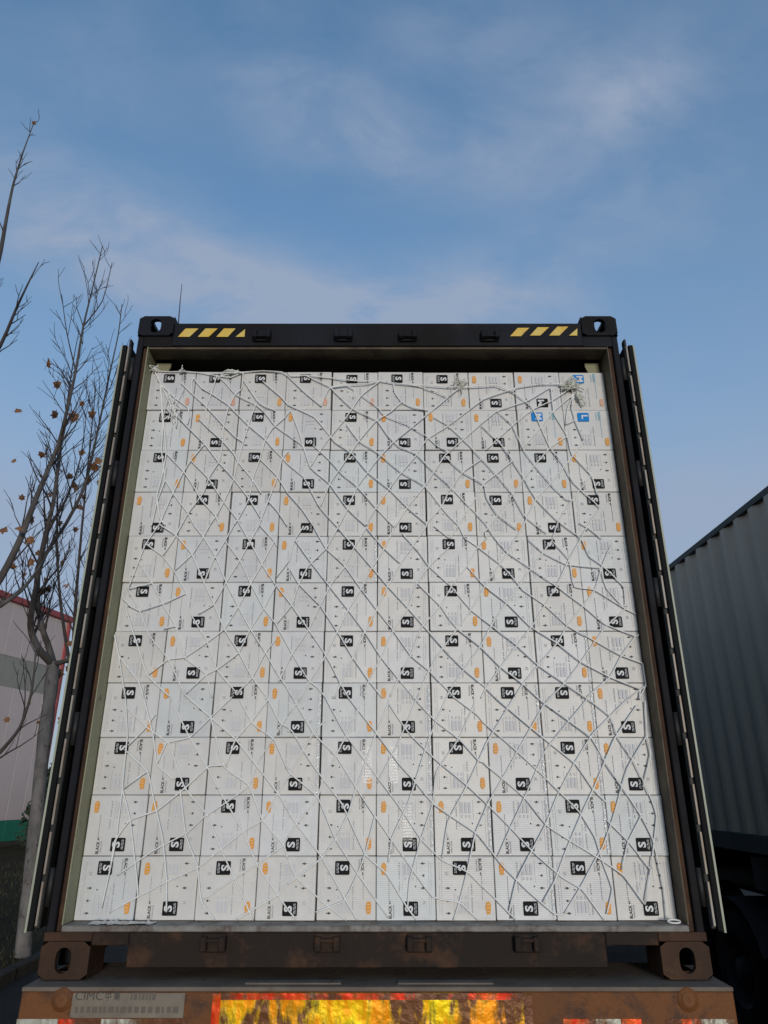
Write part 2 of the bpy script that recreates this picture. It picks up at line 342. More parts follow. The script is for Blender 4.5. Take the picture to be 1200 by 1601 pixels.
# ------------------------------------------------------------------ corrugated sheet
def corrugated(mb, x, y0, y1, z0, z1, out, pitch=.278, depth=.036, mi=0):
    """trapezoidal wall in the plane x, running along y; out = +1/-1 is the side the crests stand out on"""
    prof = []; y = y0
    while y < y1 - 1e-6:
        for (d, k) in ((0, 0), (.072, 0), (.14, 1), (.21, 1), (.278, 0)):
            yy = min(y + d * pitch / .278, y1); prof.append((yy, x - out * depth * k))
            if yy >= y1: break
        y += pitch
    for (a, xa), (b, xb) in zip(prof, prof[1:]):
        if b - a < 1e-6: continue
        q = ((xa, a, z0), (xb, b, z0), (xb, b, z1), (xa, a, z1))
        mb.face(q if out > 0 else q[::-1], mi)

def plate_hole(mb, o, eu, ev, w, h, cu, cv, hw, hh, mi=0, n=20):
    """flat plate w x h with a stadium hole, spanned by eu, ev from corner o; the hole gets a 14 mm wall"""
    o, eu, ev = Vector(o), Vector(eu), Vector(ev); nrm = eu.cross(ev)
    ring = []; outer = []
    for k in range(n):
        t = 2 * math.pi * k / n; c, s_ = math.cos(t), math.sin(t); r = min(hw, hh) / 2
        dx = max(hw / 2 - r, 0) * (1 if c > 1e-6 else -1 if c < -1e-6 else 0); dy = max(hh / 2 - r, 0) * (1 if s_ > 1e-6 else -1 if s_ < -1e-6 else 0)
        ring.append((cu + dx + r * c, cv + dy + r * s_))
        m_ = max(abs(c), abs(s_)); outer.append(((w / 2) + c / m_ * w / 2, (h / 2) + s_ / m_ * h / 2))
    P = lambda q: o + eu * q[0] + ev * q[1]
    for k in range(n):
        j = (k + 1) % n
        mb.face((P(ring[k]), P(outer[k]), P(outer[j]), P(ring[j])), mi)
        mb.face((P(ring[k]), P(ring[j]), P(ring[j]) - nrm * .022, P(ring[k]) - nrm * .022), mi)

def corner_casting(name, parent, x, y, z, sx, m, top, rear=True):
    """ISO casting: outer corner at (x, y, z); sx = -1/+1 which side of the box it sits on; hollow with holes"""
    W, D, H = .178, .162, .118; mb = MB()
    x0, x1 = (x, x + W) if sx < 0 else (x - W, x)
    y0, y1 = (y, y + D) if rear else (y - D, y)
    z0, z1 = (z - H, z) if top else (z, z + H)
    # end face, side face, top/bottom face with holes; the rest plain
    if rear: plate_hole(mb, (x0, y0, z0), (1, 0, 0), (0, 0, 1), W, H, W / 2 + sx * .004, H / 2, .058, .082)
    else: plate_hole(mb, (x1, y1, z0), (-1, 0, 0), (0, 0, 1), W, H, W / 2, H / 2, .058, .082)
    if sx < 0:
        plate_hole(mb, (x0, y1, z0), (0, -1, 0), (0, 0, 1), D, H, D / 2, H / 2, .052, .082); mb.face(((x1, y0, z0), (x1, y1, z0), (x1, y1, z1), (x1, y0, z1)))
    else:
        plate_hole(mb, (x1, y0, z0), (0, 1, 0), (0, 0, 1), D, H, D / 2, H / 2, .052, .082); mb.face(((x0, y1, z0), (x0, y0, z0), (x0, y0, z1), (x0, y1, z1)))
    if top:
        plate_hole(mb, (x0, y0, z1), (1, 0, 0), (0, 1, 0), W, D, W / 2, D / 2, .064, .124); mb.face(((x0, y1, z0), (x1, y1, z0), (x1, y0, z0), (x0, y0, z0)))
    else:
        plate_hole(mb, (x0, y1, z0), (1, 0, 0), (0, -1, 0), W, D, W / 2, D / 2, .064, .124); mb.face(((x0, y0, z1), (x1, y0, z1), (x1, y1, z1), (x0, y1, z1)))
    yy = y1 if rear else y0
    if not (rear and not top): mb.face(((x1, yy, z0), (x0, yy, z0), (x0, yy, z1), (x1, yy, z1)) if rear else ((x0, yy, z0), (x1, yy, z0), (x1, yy, z1), (x0, yy, z1)))
    return mb.build(name, m, parent)

# ------------------------------------------------------------------ the loaded container
Z0 = 1.375; H = 2.896; L = 12.19; ZT = Z0 + H
FLOOR = Z0 + .17
box = thing('shipping_container', 'dark rusty shipping container with open rear doors, packed full of white cartons', 'container', (0, 0, Z0))
def P(mb, name, m, parent=box):
    o = mb.build(name, m, parent)
    if parent is box: o.matrix_parent_inverse = Matrix.Translation((0, 0, -Z0))
    return o
for sx in (-1, 1):
    for top in (True, False):
        o = corner_casting('corner_casting', box, sx * 1.219, -.004, ZT if top else Z0, sx, M['frame'] if top else M['rust'], top, True)
        o.matrix_parent_inverse = Matrix.Translation((0, 0, -Z0))
        o = corner_casting('corner_casting', box, sx * 1.219, L, ZT if top else Z0, sx, M['frame'], top, False)
        o.matrix_parent_inverse = Matrix.Translation((0, 0, -Z0))
    a, b = sorted((sx * 1.216, sx * 1.186)); mb = MB().bevbox(a, b, .004, .11, Z0 + .118, ZT - .118, .004)
    o = P(mb, 'corner_post', M['frame'])
    a, b = sorted((sx * 1.1858, sx * 1.162)); P(MB().bevbox(a, b, .022, .11, Z0 + .118, ZT - .118, .003), 'post_channel', M['rust'])
    a, b = sorted((sx * 1.1618, sx * 1.1575)); P(MB().box(a, b, .006, .30, FLOOR, ZT - .18), 'door_jamb', M['khaki'] if sx < 0 else M['khaki_shaded'])
    a, b = sorted((sx * 1.216, sx * 1.1)); P(MB().bevbox(a, b, L - .11, L - .004, Z0 + .118, ZT - .118, .004), 'corner_post', M['frame'])
    mb = MB(); corrugated(mb, sx * 1.214, .112, L - .112, Z0 + .158, ZT - .06, sx); P(mb, 'side_wall', M['frame'])
    a, b = sorted((sx * 1.217, sx * 1.157)); P(MB().box(a, b, .164, L - .164, ZT - .075, ZT - .015), 'top_rail', M['frame'])
    P(MB().box(a, b, .164, L - .164, Z0 + .012, Z0 + .17), 'bottom_rail', M['frame'])
    # rounded gusset in the corner of the opening
    mb = MB(); c = Vector((sx * 1.150, .13, 4.075)); pr = [(c.x, c.y, c.z)]
    arc = [(sx * 1.150 - sx * .075 * math.sin(t), .13, 4.075 - .095 * (math.cos(t))) for t in [k * math.pi / 2 / 6 for k in range(7)]]
    mb.face(([pr[0]] + arc) if sx < 0 else ([pr[0]] + arc)[::-1]); mb.face(([(q[0], .138, q[2]) for q in ([pr[0]] + arc)])[::-1] if sx < 0 else [(q[0], .138, q[2]) for q in ([pr[0]] + arc)])
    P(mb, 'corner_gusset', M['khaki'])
HB, HTOP = 4.093, 4.232
mb = MB(); mb.bevbox(-1.04, 1.04, .002, .06, HB, HTOP, .004); P(mb, 'header', M['frame'])
P(MB().bevbox(-1.04, 1.04, .0602, .13, HB + .02, ZT - .03, .003), 'header_back', M['frame'])
P(MB().box(-1.157, 1.157, .012, .105, HB - .012, HB - .001), 'header_underside', M['khaki_shaded'])
for sx in (-1, 1):
    a, b = sorted((sx * 1.0405, sx * 1.185)); P(MB().box(a, b, .006, .10, HB, ZT - .1185), 'header_end', M['frame'])
    a, b = sorted((sx * 1.185, sx * 1.157)); P(MB().box(a, b, .024, .10, HB - .0005, ZT - .119), 'header_end', M['frame'])
mb = MB(); mb.box(-1.16, 1.16, .13, L - .1, ZT - .035, ZT - .028); P(mb, 'roof', M['interior'])
P(MB().box(-1.157, 1.157, .30, L - .15, FLOOR - .03, FLOOR), 'floor', M['interior'])
P(MB().box(-1.1, 1.1, L - .10, L - .06, Z0 + .15, ZT - .1), 'front_wall', M['frame'])
# sill with its two lifting pockets
sl = Z0 + .034
P(MB().bevbox(-.905, .845, .0, .12, sl, FLOOR - .022, .004), 'sill', M['sill'])
for (a, b) in ((-1.04, -.9055), (.8455, 1.04)):
    P(MB().bevbox(a, b, .0, .12, Z0 + .105, FLOOR - .022, .003), 'pocket_lintel', M['sill'])
    P(MB().box(a, b, .40, .41, sl, Z0 + .1545), 'pocket_back', M['black_steel'])
P(MB().box(-.9055, -.898, .003, .119, sl + .002, Z0 + .104), 'pocket_cheek', M['sill'])
for sx in (-1, 1):
    a, b = sorted((sx * 1.0405, sx * 1.218)); P(MB().bevbox(a, b, -.001, .11, Z0 + .1185, FLOOR - .022, .002), 'sill_end', M['rust'])
th = MB(); rnd = random.Random(4); N = 90
for i in range(N):
    x0 = -1.15 + 2.3 * i / N; x1 = -1.15 + 2.3 * (i + 1) / N
th.bevbox(-1.157, 1.157, -.004, .30, FLOOR - .0215, FLOOR - .001, .003); P(th, 'threshold', M['threshold'])
def keeper(x, z, down):
    mb = MB(); s_ = -1 if down else 1
    for dx in (-.034, .034):
        mb.bevbox(x + dx - .012, x + dx + .012, -.040, .002, z - .024, z + .024, .004)
    mb.bevbox(x - .046, x + .046, -.012, .001, z - .030 , z + .030, .004)
    mb.bevbox(x - .030, x + .030, -.034, -.010, z + s_ * .012 - .006, z + s_ * .012 + .006, .002)
    return mb
for px in (410, 537, 637, 765):
    q = at_y(px, 527, 0); P(keeper(q.x, q.z, True), 'cam_keeper', M['frame'])
for px in (335, 512, 655, 822):
    q = at_y(px, 1474, 0); P(keeper(q.x, q.z, False), 'cam_keeper', M['sill'])
# yellow and black hazard marks on the header
for quad in ([(278, 527), (296, 527), (310, 514), (290, 514)], [(309, 527), (326, 527), (340, 514), (321, 514)], [(338, 527), (356, 527), (368, 514), (350, 514)], [(368, 527), (382, 527), (383, 515)],
             [(797, 526), (814, 526), (827, 513), (809, 513)], [(828, 525), (844, 525), (858, 512), (840, 512)], [(858, 525), (874, 525), (888, 511), (871, 511)], [(889, 525), (902, 525), (902, 514)]):
    pts = [at_y(a, b, 0) for a, b in quad]; mb = MB()
    fr = [(p.x, -.0025, p.z) for p in pts]; bk = [(p.x, .0005, p.z) for p in pts]
    mb.face(fr)
    for k in range(len(fr)): j = (k + 1) % len(fr); mb.face((fr[k], bk[k], bk[j], fr[j]))
    P(mb, 'hazard_stripe', M['yellow'])

# doors swung right round and lying along the sides
def make_door(sx):
    d = bpy.data.objects.new('door', None); COL.objects.link(d); d.parent = box; d.location = (0, 0, 0)
    def Q(mb, name, m):
        o = mb.build(name, m, d); o.matrix_parent_inverse = Matrix.Translation((0, 0, -Z0)); return o
    def X(a, b): return sorted((sx * a, sx * b))
    zb, zt = Z0 + .155, 4.098
    for (za, zc) in ((zb, zb + .11), (zt - .11, zt)):
        Q(MB().bevbox(*X(1.244, 1.288), .062, 1.125, za, zc, .004), 'frame_rail', M['door'])
    Q(MB().bevbox(*X(1.244, 1.288), .010, .062, zb, zt, .004), 'frame_stile', M['door'])
    Q(MB().bevbox(*X(1.244, 1.288), 1.125, 1.185, zb, zt, .004), 'frame_stile', M['door'])
    mb = MB(); z = zb + .11
    corr = []
    while z < zt - .111:
        corr += [(z, 1.280), (min(z + .16, zt - .11), 1.280), (min(z + .20, zt - .11), 1.252), (min(z + .32, zt - .11), 1.252)]; z += .36
    corr.append((zt - .11, 1.280))
    for (a, xa), (b, xb) in zip(corr, corr[1:]):
        if b - a < 1e-5: continue
        q = ((sx * xa, .062, a), (sx * xa, 1.125, a), (sx * xb, 1.125, b), (sx * xb, .062, b)); mb.face(q if sx > 0 else q[::-1])
    Q(mb, 'door_panel', M['door'])
    Q(MB().box(*X(1.2885, 1.2965), .006, 1.18, zb - .01, zt + .002), 'inner_skin', M['door_edge'])
    Q(MB().bevbox(*X(1.262, 1.284), -.006, .0095, zb - .004, zt - .004, .003), 'gasket', M['gasket'])
    n = 15; seg = (zt - zb) / n
    for k in range(n):
        Q(MB().box(*X(1.249, 1.2565), -.004, .0095, zb + k * seg + .013, zb + (k + 1) * seg - .013), 'gasket_retainer', M['strip'])
    for k in range(5):
        zc = zb + .14 + k * (zt - zb - .28) / 4
        mb = MB().bevbox(*X(1.2175, 1.2435), .018, .040, zc - .05, zc + .05, .003); mb.cyl((sx * 1.228, .012, zc - .065), (sx * 1.228, .012, zc + .065), .011, 10)
        Q(mb, 'hinge', M['steel'])
    mb = MB()    # two locking bars on the face that now looks at the container side
    for yy in (.34, .86): Q(MB().cyl((sx * 1.236, yy, zb - .03), (sx * 1.236, yy, zt + .03), .016, 10), 'locking_bar', M['steel'])
    mb = MB().bevbox(*X(1.250, 1.262), .014, .05, zt, zt + .045, .003); Q(mb, 'top_stop', M['door'])
    return d
make_door(-1); make_door(1)

# ------------------------------------------------------------------ printed cartons
BW, BH, BD, BY = .2312, .2226, .34, .092
NC, NR = 10, 11
body_meshes = []
for k in range(6):
    mb = MB(); rr = random.Random(20 + k)
    mb.bevbox(-BW / 2 + .0018, BW / 2 - .0018, 0, BD, .0006, BH - .0006, .0022)
    # replace the flat front by a gently dished one, then knock the corners about
    mb.f, mb.mi, mb.sm = zip(*[(f, m_, s0) for f, m_, s0 in zip(mb.f, mb.mi, mb.sm) if not all(mb.v[i][1] < 1e-6 for i in f)]); mb.f, mb.mi, mb.sm = list(mb.f), list(mb.mi), list(mb.sm)
    hw, e = BW / 2 - .0016 - .0020, .0028; G_ = 6; g0 = len(mb.v); cx, cz, am = rr.uniform(-.05, .05), rr.uniform(.06, .16), rr.uniform(.0, .0022)
    for j in range(G_ + 1):
        for i in range(G_ + 1):
            x_ = -hw + 2 * hw * i / G_; z_ = e + (BH - 2 * e) * j / G_
            d_ = am * math.exp(-((x_ - cx) ** 2 + (z_ - cz) ** 2) / .0028) + rr.uniform(0, .0004)
            mb.v.append((x_, 0 if i in (0, G_) or j in (0, G_) else d_, z_))
    for j in range(G_):
        for i in range(G_):
            a_ = g0 + j * (G_ + 1) + i; mb.f.append((a_, a_ + 1, a_ + G_ + 2, a_ + G_ + 1)); mb.mi.append(0); mb.sm.append(True)
    off = {}
    for i, v in enumerate(mb.v[:g0]):
        k_ = (v[0] > 0, v[1] > .1, v[2] > .1); off.setdefault(k_, (rr.uniform(-.0008, .0008), rr.uniform(0, .0015), rr.uniform(-.0004, .0004)))
        d_ = off[k_]; mb.v[i] = (v[0] + d_[0], v[1], v[2] + d_[2])
    body_meshes.append(mb.mesh('carton', M['carton']))
INK = -.0032
def uv(u, v): return ((u - .5) * BW, (.5 - v) * BH)
def rect(mb, u0, v0, u1, v1, mi=0, y=0.0):
    a = uv(u0, v1); b = uv(u1, v0)
    mb.face(((a[0], y, a[1]), (b[0], y, a[1]), (b[0], y, b[1]), (a[0], y, b[1])), mi)
def word(mb, s, u, v, hgt, bold=.0, mi=0, y=0.0, length=None):
    """word that reads upwards; (u, v) is where it starts (baseline corner), hgt = cap height in u"""
    polys, w, h = text_tris(s, 1.0, bold); k = hgt * BW / h; kl = k if length is None else length * BH / w
    ox, oz = uv(u, v)
    for pl in polys: mb.face([(ox - b * k, y, oz + a * kl) for a, b in pl], mi)
def dashes(mb, u, v0, v1, wid, rnd, mi, lo=.012, hi=.04, gap=.010):
    v = v0
    while v < v1:
        l = rnd.uniform(lo, hi); rect(mb, u, v, u + wid, min(v + l, v1), mi); v += l + gap * rnd.uniform(.6, 1.6)
def square_mesh(m):
    mb = MB(); a = uv(.455, .925); b = uv(.70, .705); r = .0045; pts = []
    for (cx, cz, t0) in ((b[0] - r, b[1] - r, 0), (a[0] + r, b[1] - r, 90), (a[0] + r, a[1] + r, 180), (b[0] - r, a[1] + r, 270)):
        for k in range(4): t = R(t0 + 30 * k); pts.append((cx + r * math.cos(t), 0, cz + r * math.sin(t)))
    mb.face(pts); return mb.mesh('printed_square', m)
def letter_mesh(ch):
    mb = MB(); polys, w, h = text_tris(ch, 1.0, .035); k = .135 * BW / h
    ox, oz = uv(.615, .815)
    for pl in polys: mb.face([(ox - b * k, 0, oz + (a - w / 2) * k * 1.15) for a, b in pl])
    rnd = random.Random(5)
    if ch == 'S':
        for i in range(2): dashes(mb, .640 + i * .022, .735, .895, .009, rnd, 0, .02, .05)
    return mb.mesh('letter', M['white_ink'])
def badge_mesh(m, seed):
    mb = MB(); rnd = random.Random(seed); c = uv(.13, .20); n = 26; pts = []
    for k in range(n):
        t = 2 * math.pi * k / n; rr = (1.0 if k % 2 else .82) * rnd.uniform(.90, 1.08) * (abs(math.cos(t)) ** 3.2 + abs(math.sin(t)) ** 3.2) ** (-1 / 3.2)
        pts.append((c[0] + .046 * BW * rr * math.cos(t), 0, c[1] + .106 * BH * rr * math.sin(t)))
    for k in range(n): mb.face((pts[k], pts[(k + 1) % n], (c[0], 0, c[1])))
    for q in (-.05, .0, .05):
        rect(mb, .112, .20 + q - .0035, .148, .20 + q + .0035, 1, -.0003)
    return mb.mesh('starburst_badge', [m, M['white_ink']])
def lettering_mesh(blue):
    mb = MB(); rnd = random.Random(9)
    if blue:
        dashes(mb, .205, .74, .96, .05, rnd, 1, .02, .04); dashes(mb, .285, .76, .95, .02, rnd, 1)
        dashes(mb, .215, .30, .72, .008, rnd, 1, .03, .08, .006)
    else:
        word(mb, 'BLACK', .262, .965, .052, .02, 0, length=.20)
        dashes(mb, .285, .76, .95, .018, rnd, 2, .02, .05, .008); dashes(mb, .222, .70, .745, .02, rnd, 0)
        dashes(mb, .215, .32, .72, .008, rnd, 2, .04, .10, .006)
    return mb.mesh('lettering', [M['black_ink'], M['cyan_ink'], M['grey_ink']])
def small_print_mesh(seed):
    mb = MB(); rnd = random.Random(seed); K, G, W_ = 0, 1, 2
    dashes(mb, .385, .10, .36, .016, rnd, G); dashes(mb, .385, .40, .57, .016, rnd, G)
    dashes(mb, .44, .42, .52, .010, rnd, W_)
    for i in range(3):      # three pale pictograms
        u = .475 + i * .065; rect(mb, u, .12, u + .04, .30, W_); rect(mb, u + .008, .33, u + .032, .38, W_)
    for u in (.455, .685): rect(mb, u, .08, u + .004, .41, W_)
    c = uv(.665, .475); mb.face([(c[0] + .0028 * math.cos(R(45 * k)), 0, c[1] + .0028 * math.sin(R(45 * k))) for k in range(8)], K)
    for (v, kind) in ((.115, 0), (.305, 1), (.50, 0)):
        if kind == 0:
            rect(mb, .775, v - .006, .835, v + .006, K); a = uv(.775, v); mb.face([(a[0] - .006, 0, a[1]), (a[0] + .006, 0, a[1] - .005), (a[0] + .006, 0, a[1] + .005)], K)
        else:
            a = uv(.80, v); mb.face([(a[0] + .0045 * math.cos(R(60 * k)), 0, a[1] + .0045 * math.sin(R(60 * k))) for k in range(6)], K)
            rect(mb, .75, v - .008, .772, v + .004, G)
    word(mb, '24', .835, .755, .055, -.0, G, length=.055)
    rect(mb, .89, .08, .894, .92, W_); dashes(mb, .925, .10, .55, .010, rnd, W_); dashes(mb, .925, .62, .9, .010, rnd, W_)
    return mb.mesh('small_print', [M['soft_ink'], M['grey_ink'], M['pale_ink']])
SQ = {'k': square_mesh(M['black_ink']), 'b': square_mesh(M['blue_ink'])}
LT = {c: letter_mesh(c) for c in 'SML'}
BG = [badge_mesh(M['orange_ink'], 1), badge_mesh(M['orange_ink'], 2), badge_mesh(M['red_ink'], 3)]
LG = {'k': lettering_mesh(False), 'b': lettering_mesh(True)}
SP = [small_print_mesh(s_) for s_ in (11, 12, 13)]
tp = MB(); rr = random.Random(2)
for i in range(14):
    z0 = .006 + i * .015; dx = rr.uniform(-.001, .001); w = rr.uniform(.007, .012)
    tp.face(((-w / 2 + dx, -.0008 - rr.uniform(0, .002), z0), (w / 2 + dx, -.0005, z0), (w / 2 + dx, -.0008 - rr.uniform(0, .002), z0 + .015), (-w / 2 + dx, -.0005, z0 + .015)))
TAPE = tp.mesh('packing_tape', M['tape'])
tp = MB(); N_ = 26
for i in range(N_):      # wide clear tape with the flutes of the board pressed through it
    z0, z1 = .145 * i / N_, .145 * (i + 1) / N_; y0, y1 = -.0006 * (i % 2), -.0006 * ((i + 1) % 2)
    tp.face(((-.019, y0, z0), (.019, y0, z0), (.019, y1, z1), (-.019, y1, z1)))
M['film'] = bpy.data.materials.new('clear_packing_film'); M['film'].use_nodes = True
fn = M['film'].node_tree; fn.nodes.remove(fn.nodes['Principled BSDF'])
f_t = fn.nodes.new('ShaderNodeBsdfTransparent'); f_g = fn.nodes.new('ShaderNodeBsdfGlossy'); f_m = fn.nodes.new('ShaderNodeMixShader'); f_n = fn.nodes.new('ShaderNodeTexNoise'); f_b = fn.nodes.new('ShaderNodeBump')
f_g.inputs['Roughness'].default_value = .24; f_m.inputs[0].default_value = .13; f_n.inputs['Scale'].default_value = 22; f_b.inputs['Strength'].default_value = .5
fn.links.new(f_n.outputs[0], f_b.inputs['Height']); fn.links.new(f_b.outputs[0], f_g.inputs['Normal']); fn.links.new(f_t.outputs[0], f_m.inputs[1]); fn.links.new(f_g.outputs[0], f_m.inputs[2])
fn.links.new(f_m.outputs[0], fn.nodes['Material Output'].inputs[0])
PATCH_ME = tp.mesh('packing_tape', M['film']); PATCH = {(4, 8): .075, (5, 8): -.045, (5, 9): .01}
LAY = ['BBBBBBBAAB', 'BABABAAABB', 'BABABABBBA', 'ABBABABBAB', 'BABABABABA', 'BABABABABA', 'BABABABABA', 'BABABABBBA', 'BABABABABA', 'AABABAAABA', 'BABABABABA']
ORD = ['first', 'second', 'third', 'fourth', 'fifth', 'sixth', 'seventh', 'eighth', 'ninth', 'tenth', 'eleventh']
rnd = random.Random(31)
TAPED = {(3, 7), (3, 8), (5, 8), (5, 9), (7, 7), (7, 8), (7, 9), (8, 6), (8, 7), (8, 8), (8, 9), (5, 7), (4, 4), (7, 10), (6, 9)}
COLX = [0.0, -.0002, .0006, -.0004, .0012, .0, .0012, .0008, .0010, .0]
for r in range(NR):
    shift = rnd.uniform(-.003, .003)
    for c in range(NC):
        x = -1.1555 + (c + .5) * BW + COLX[c] + shift * .4 + rnd.uniform(-.0017, .0017)
        z = FLOOR + (NR - 1 - r) * (BH + .0006)
        o = link('carton', body_meshes[rnd.randrange(6)], None, (x, BY + rnd.uniform(-.001, .009), z), (0, rnd.uniform(-.0035, .0035), rnd.uniform(-.008, .008)))
        ch, cl = 'S', 'k'
        if (r, c) == (0, 8): ch = 'M'
        if (r, c) in ((0, 9), (1, 8)): ch, cl = 'M', 'b'
        if (r, c) == (1, 9): ch, cl = 'L', 'b'
        up = LAY[r][c] == 'B'
        tag(o, 'white carton, %s row from top, %s from left, %s %s square near its %s' % (ORD[r], ORD[c], 'blue' if cl == 'b' else 'black', ch, 'top' if up else 'bottom'),
            'carton', 'white cartons stacked in the open container')
        rot = (0, math.pi, 0) if up else (0, 0, 0)
        def pr(name, me, y=INK):
            return link(name, me, o, (0, y, BH / 2), rot)
        s_ = pr('printed_square', SQ[cl]); l_ = link('letter', LT[ch], s_, (0, -.0006, 0))
        pr('lettering', LG[cl]); pr('small_print', SP[rnd.randrange(3)])
        bd = BG[2] if (r == 0 and c in (0, 1, 3, 4, 9)) else BG[rnd.randrange(2)]
        pr('starburst_badge', bd)
        if (c, r) in PATCH: link('packing_tape', PATCH_ME, o, (PATCH[(c, r)], -.0046, .04))
        if (c, r) in TAPED: link('packing_tape', TAPE, o, (BW / 2 - .009, -.0030, 0))

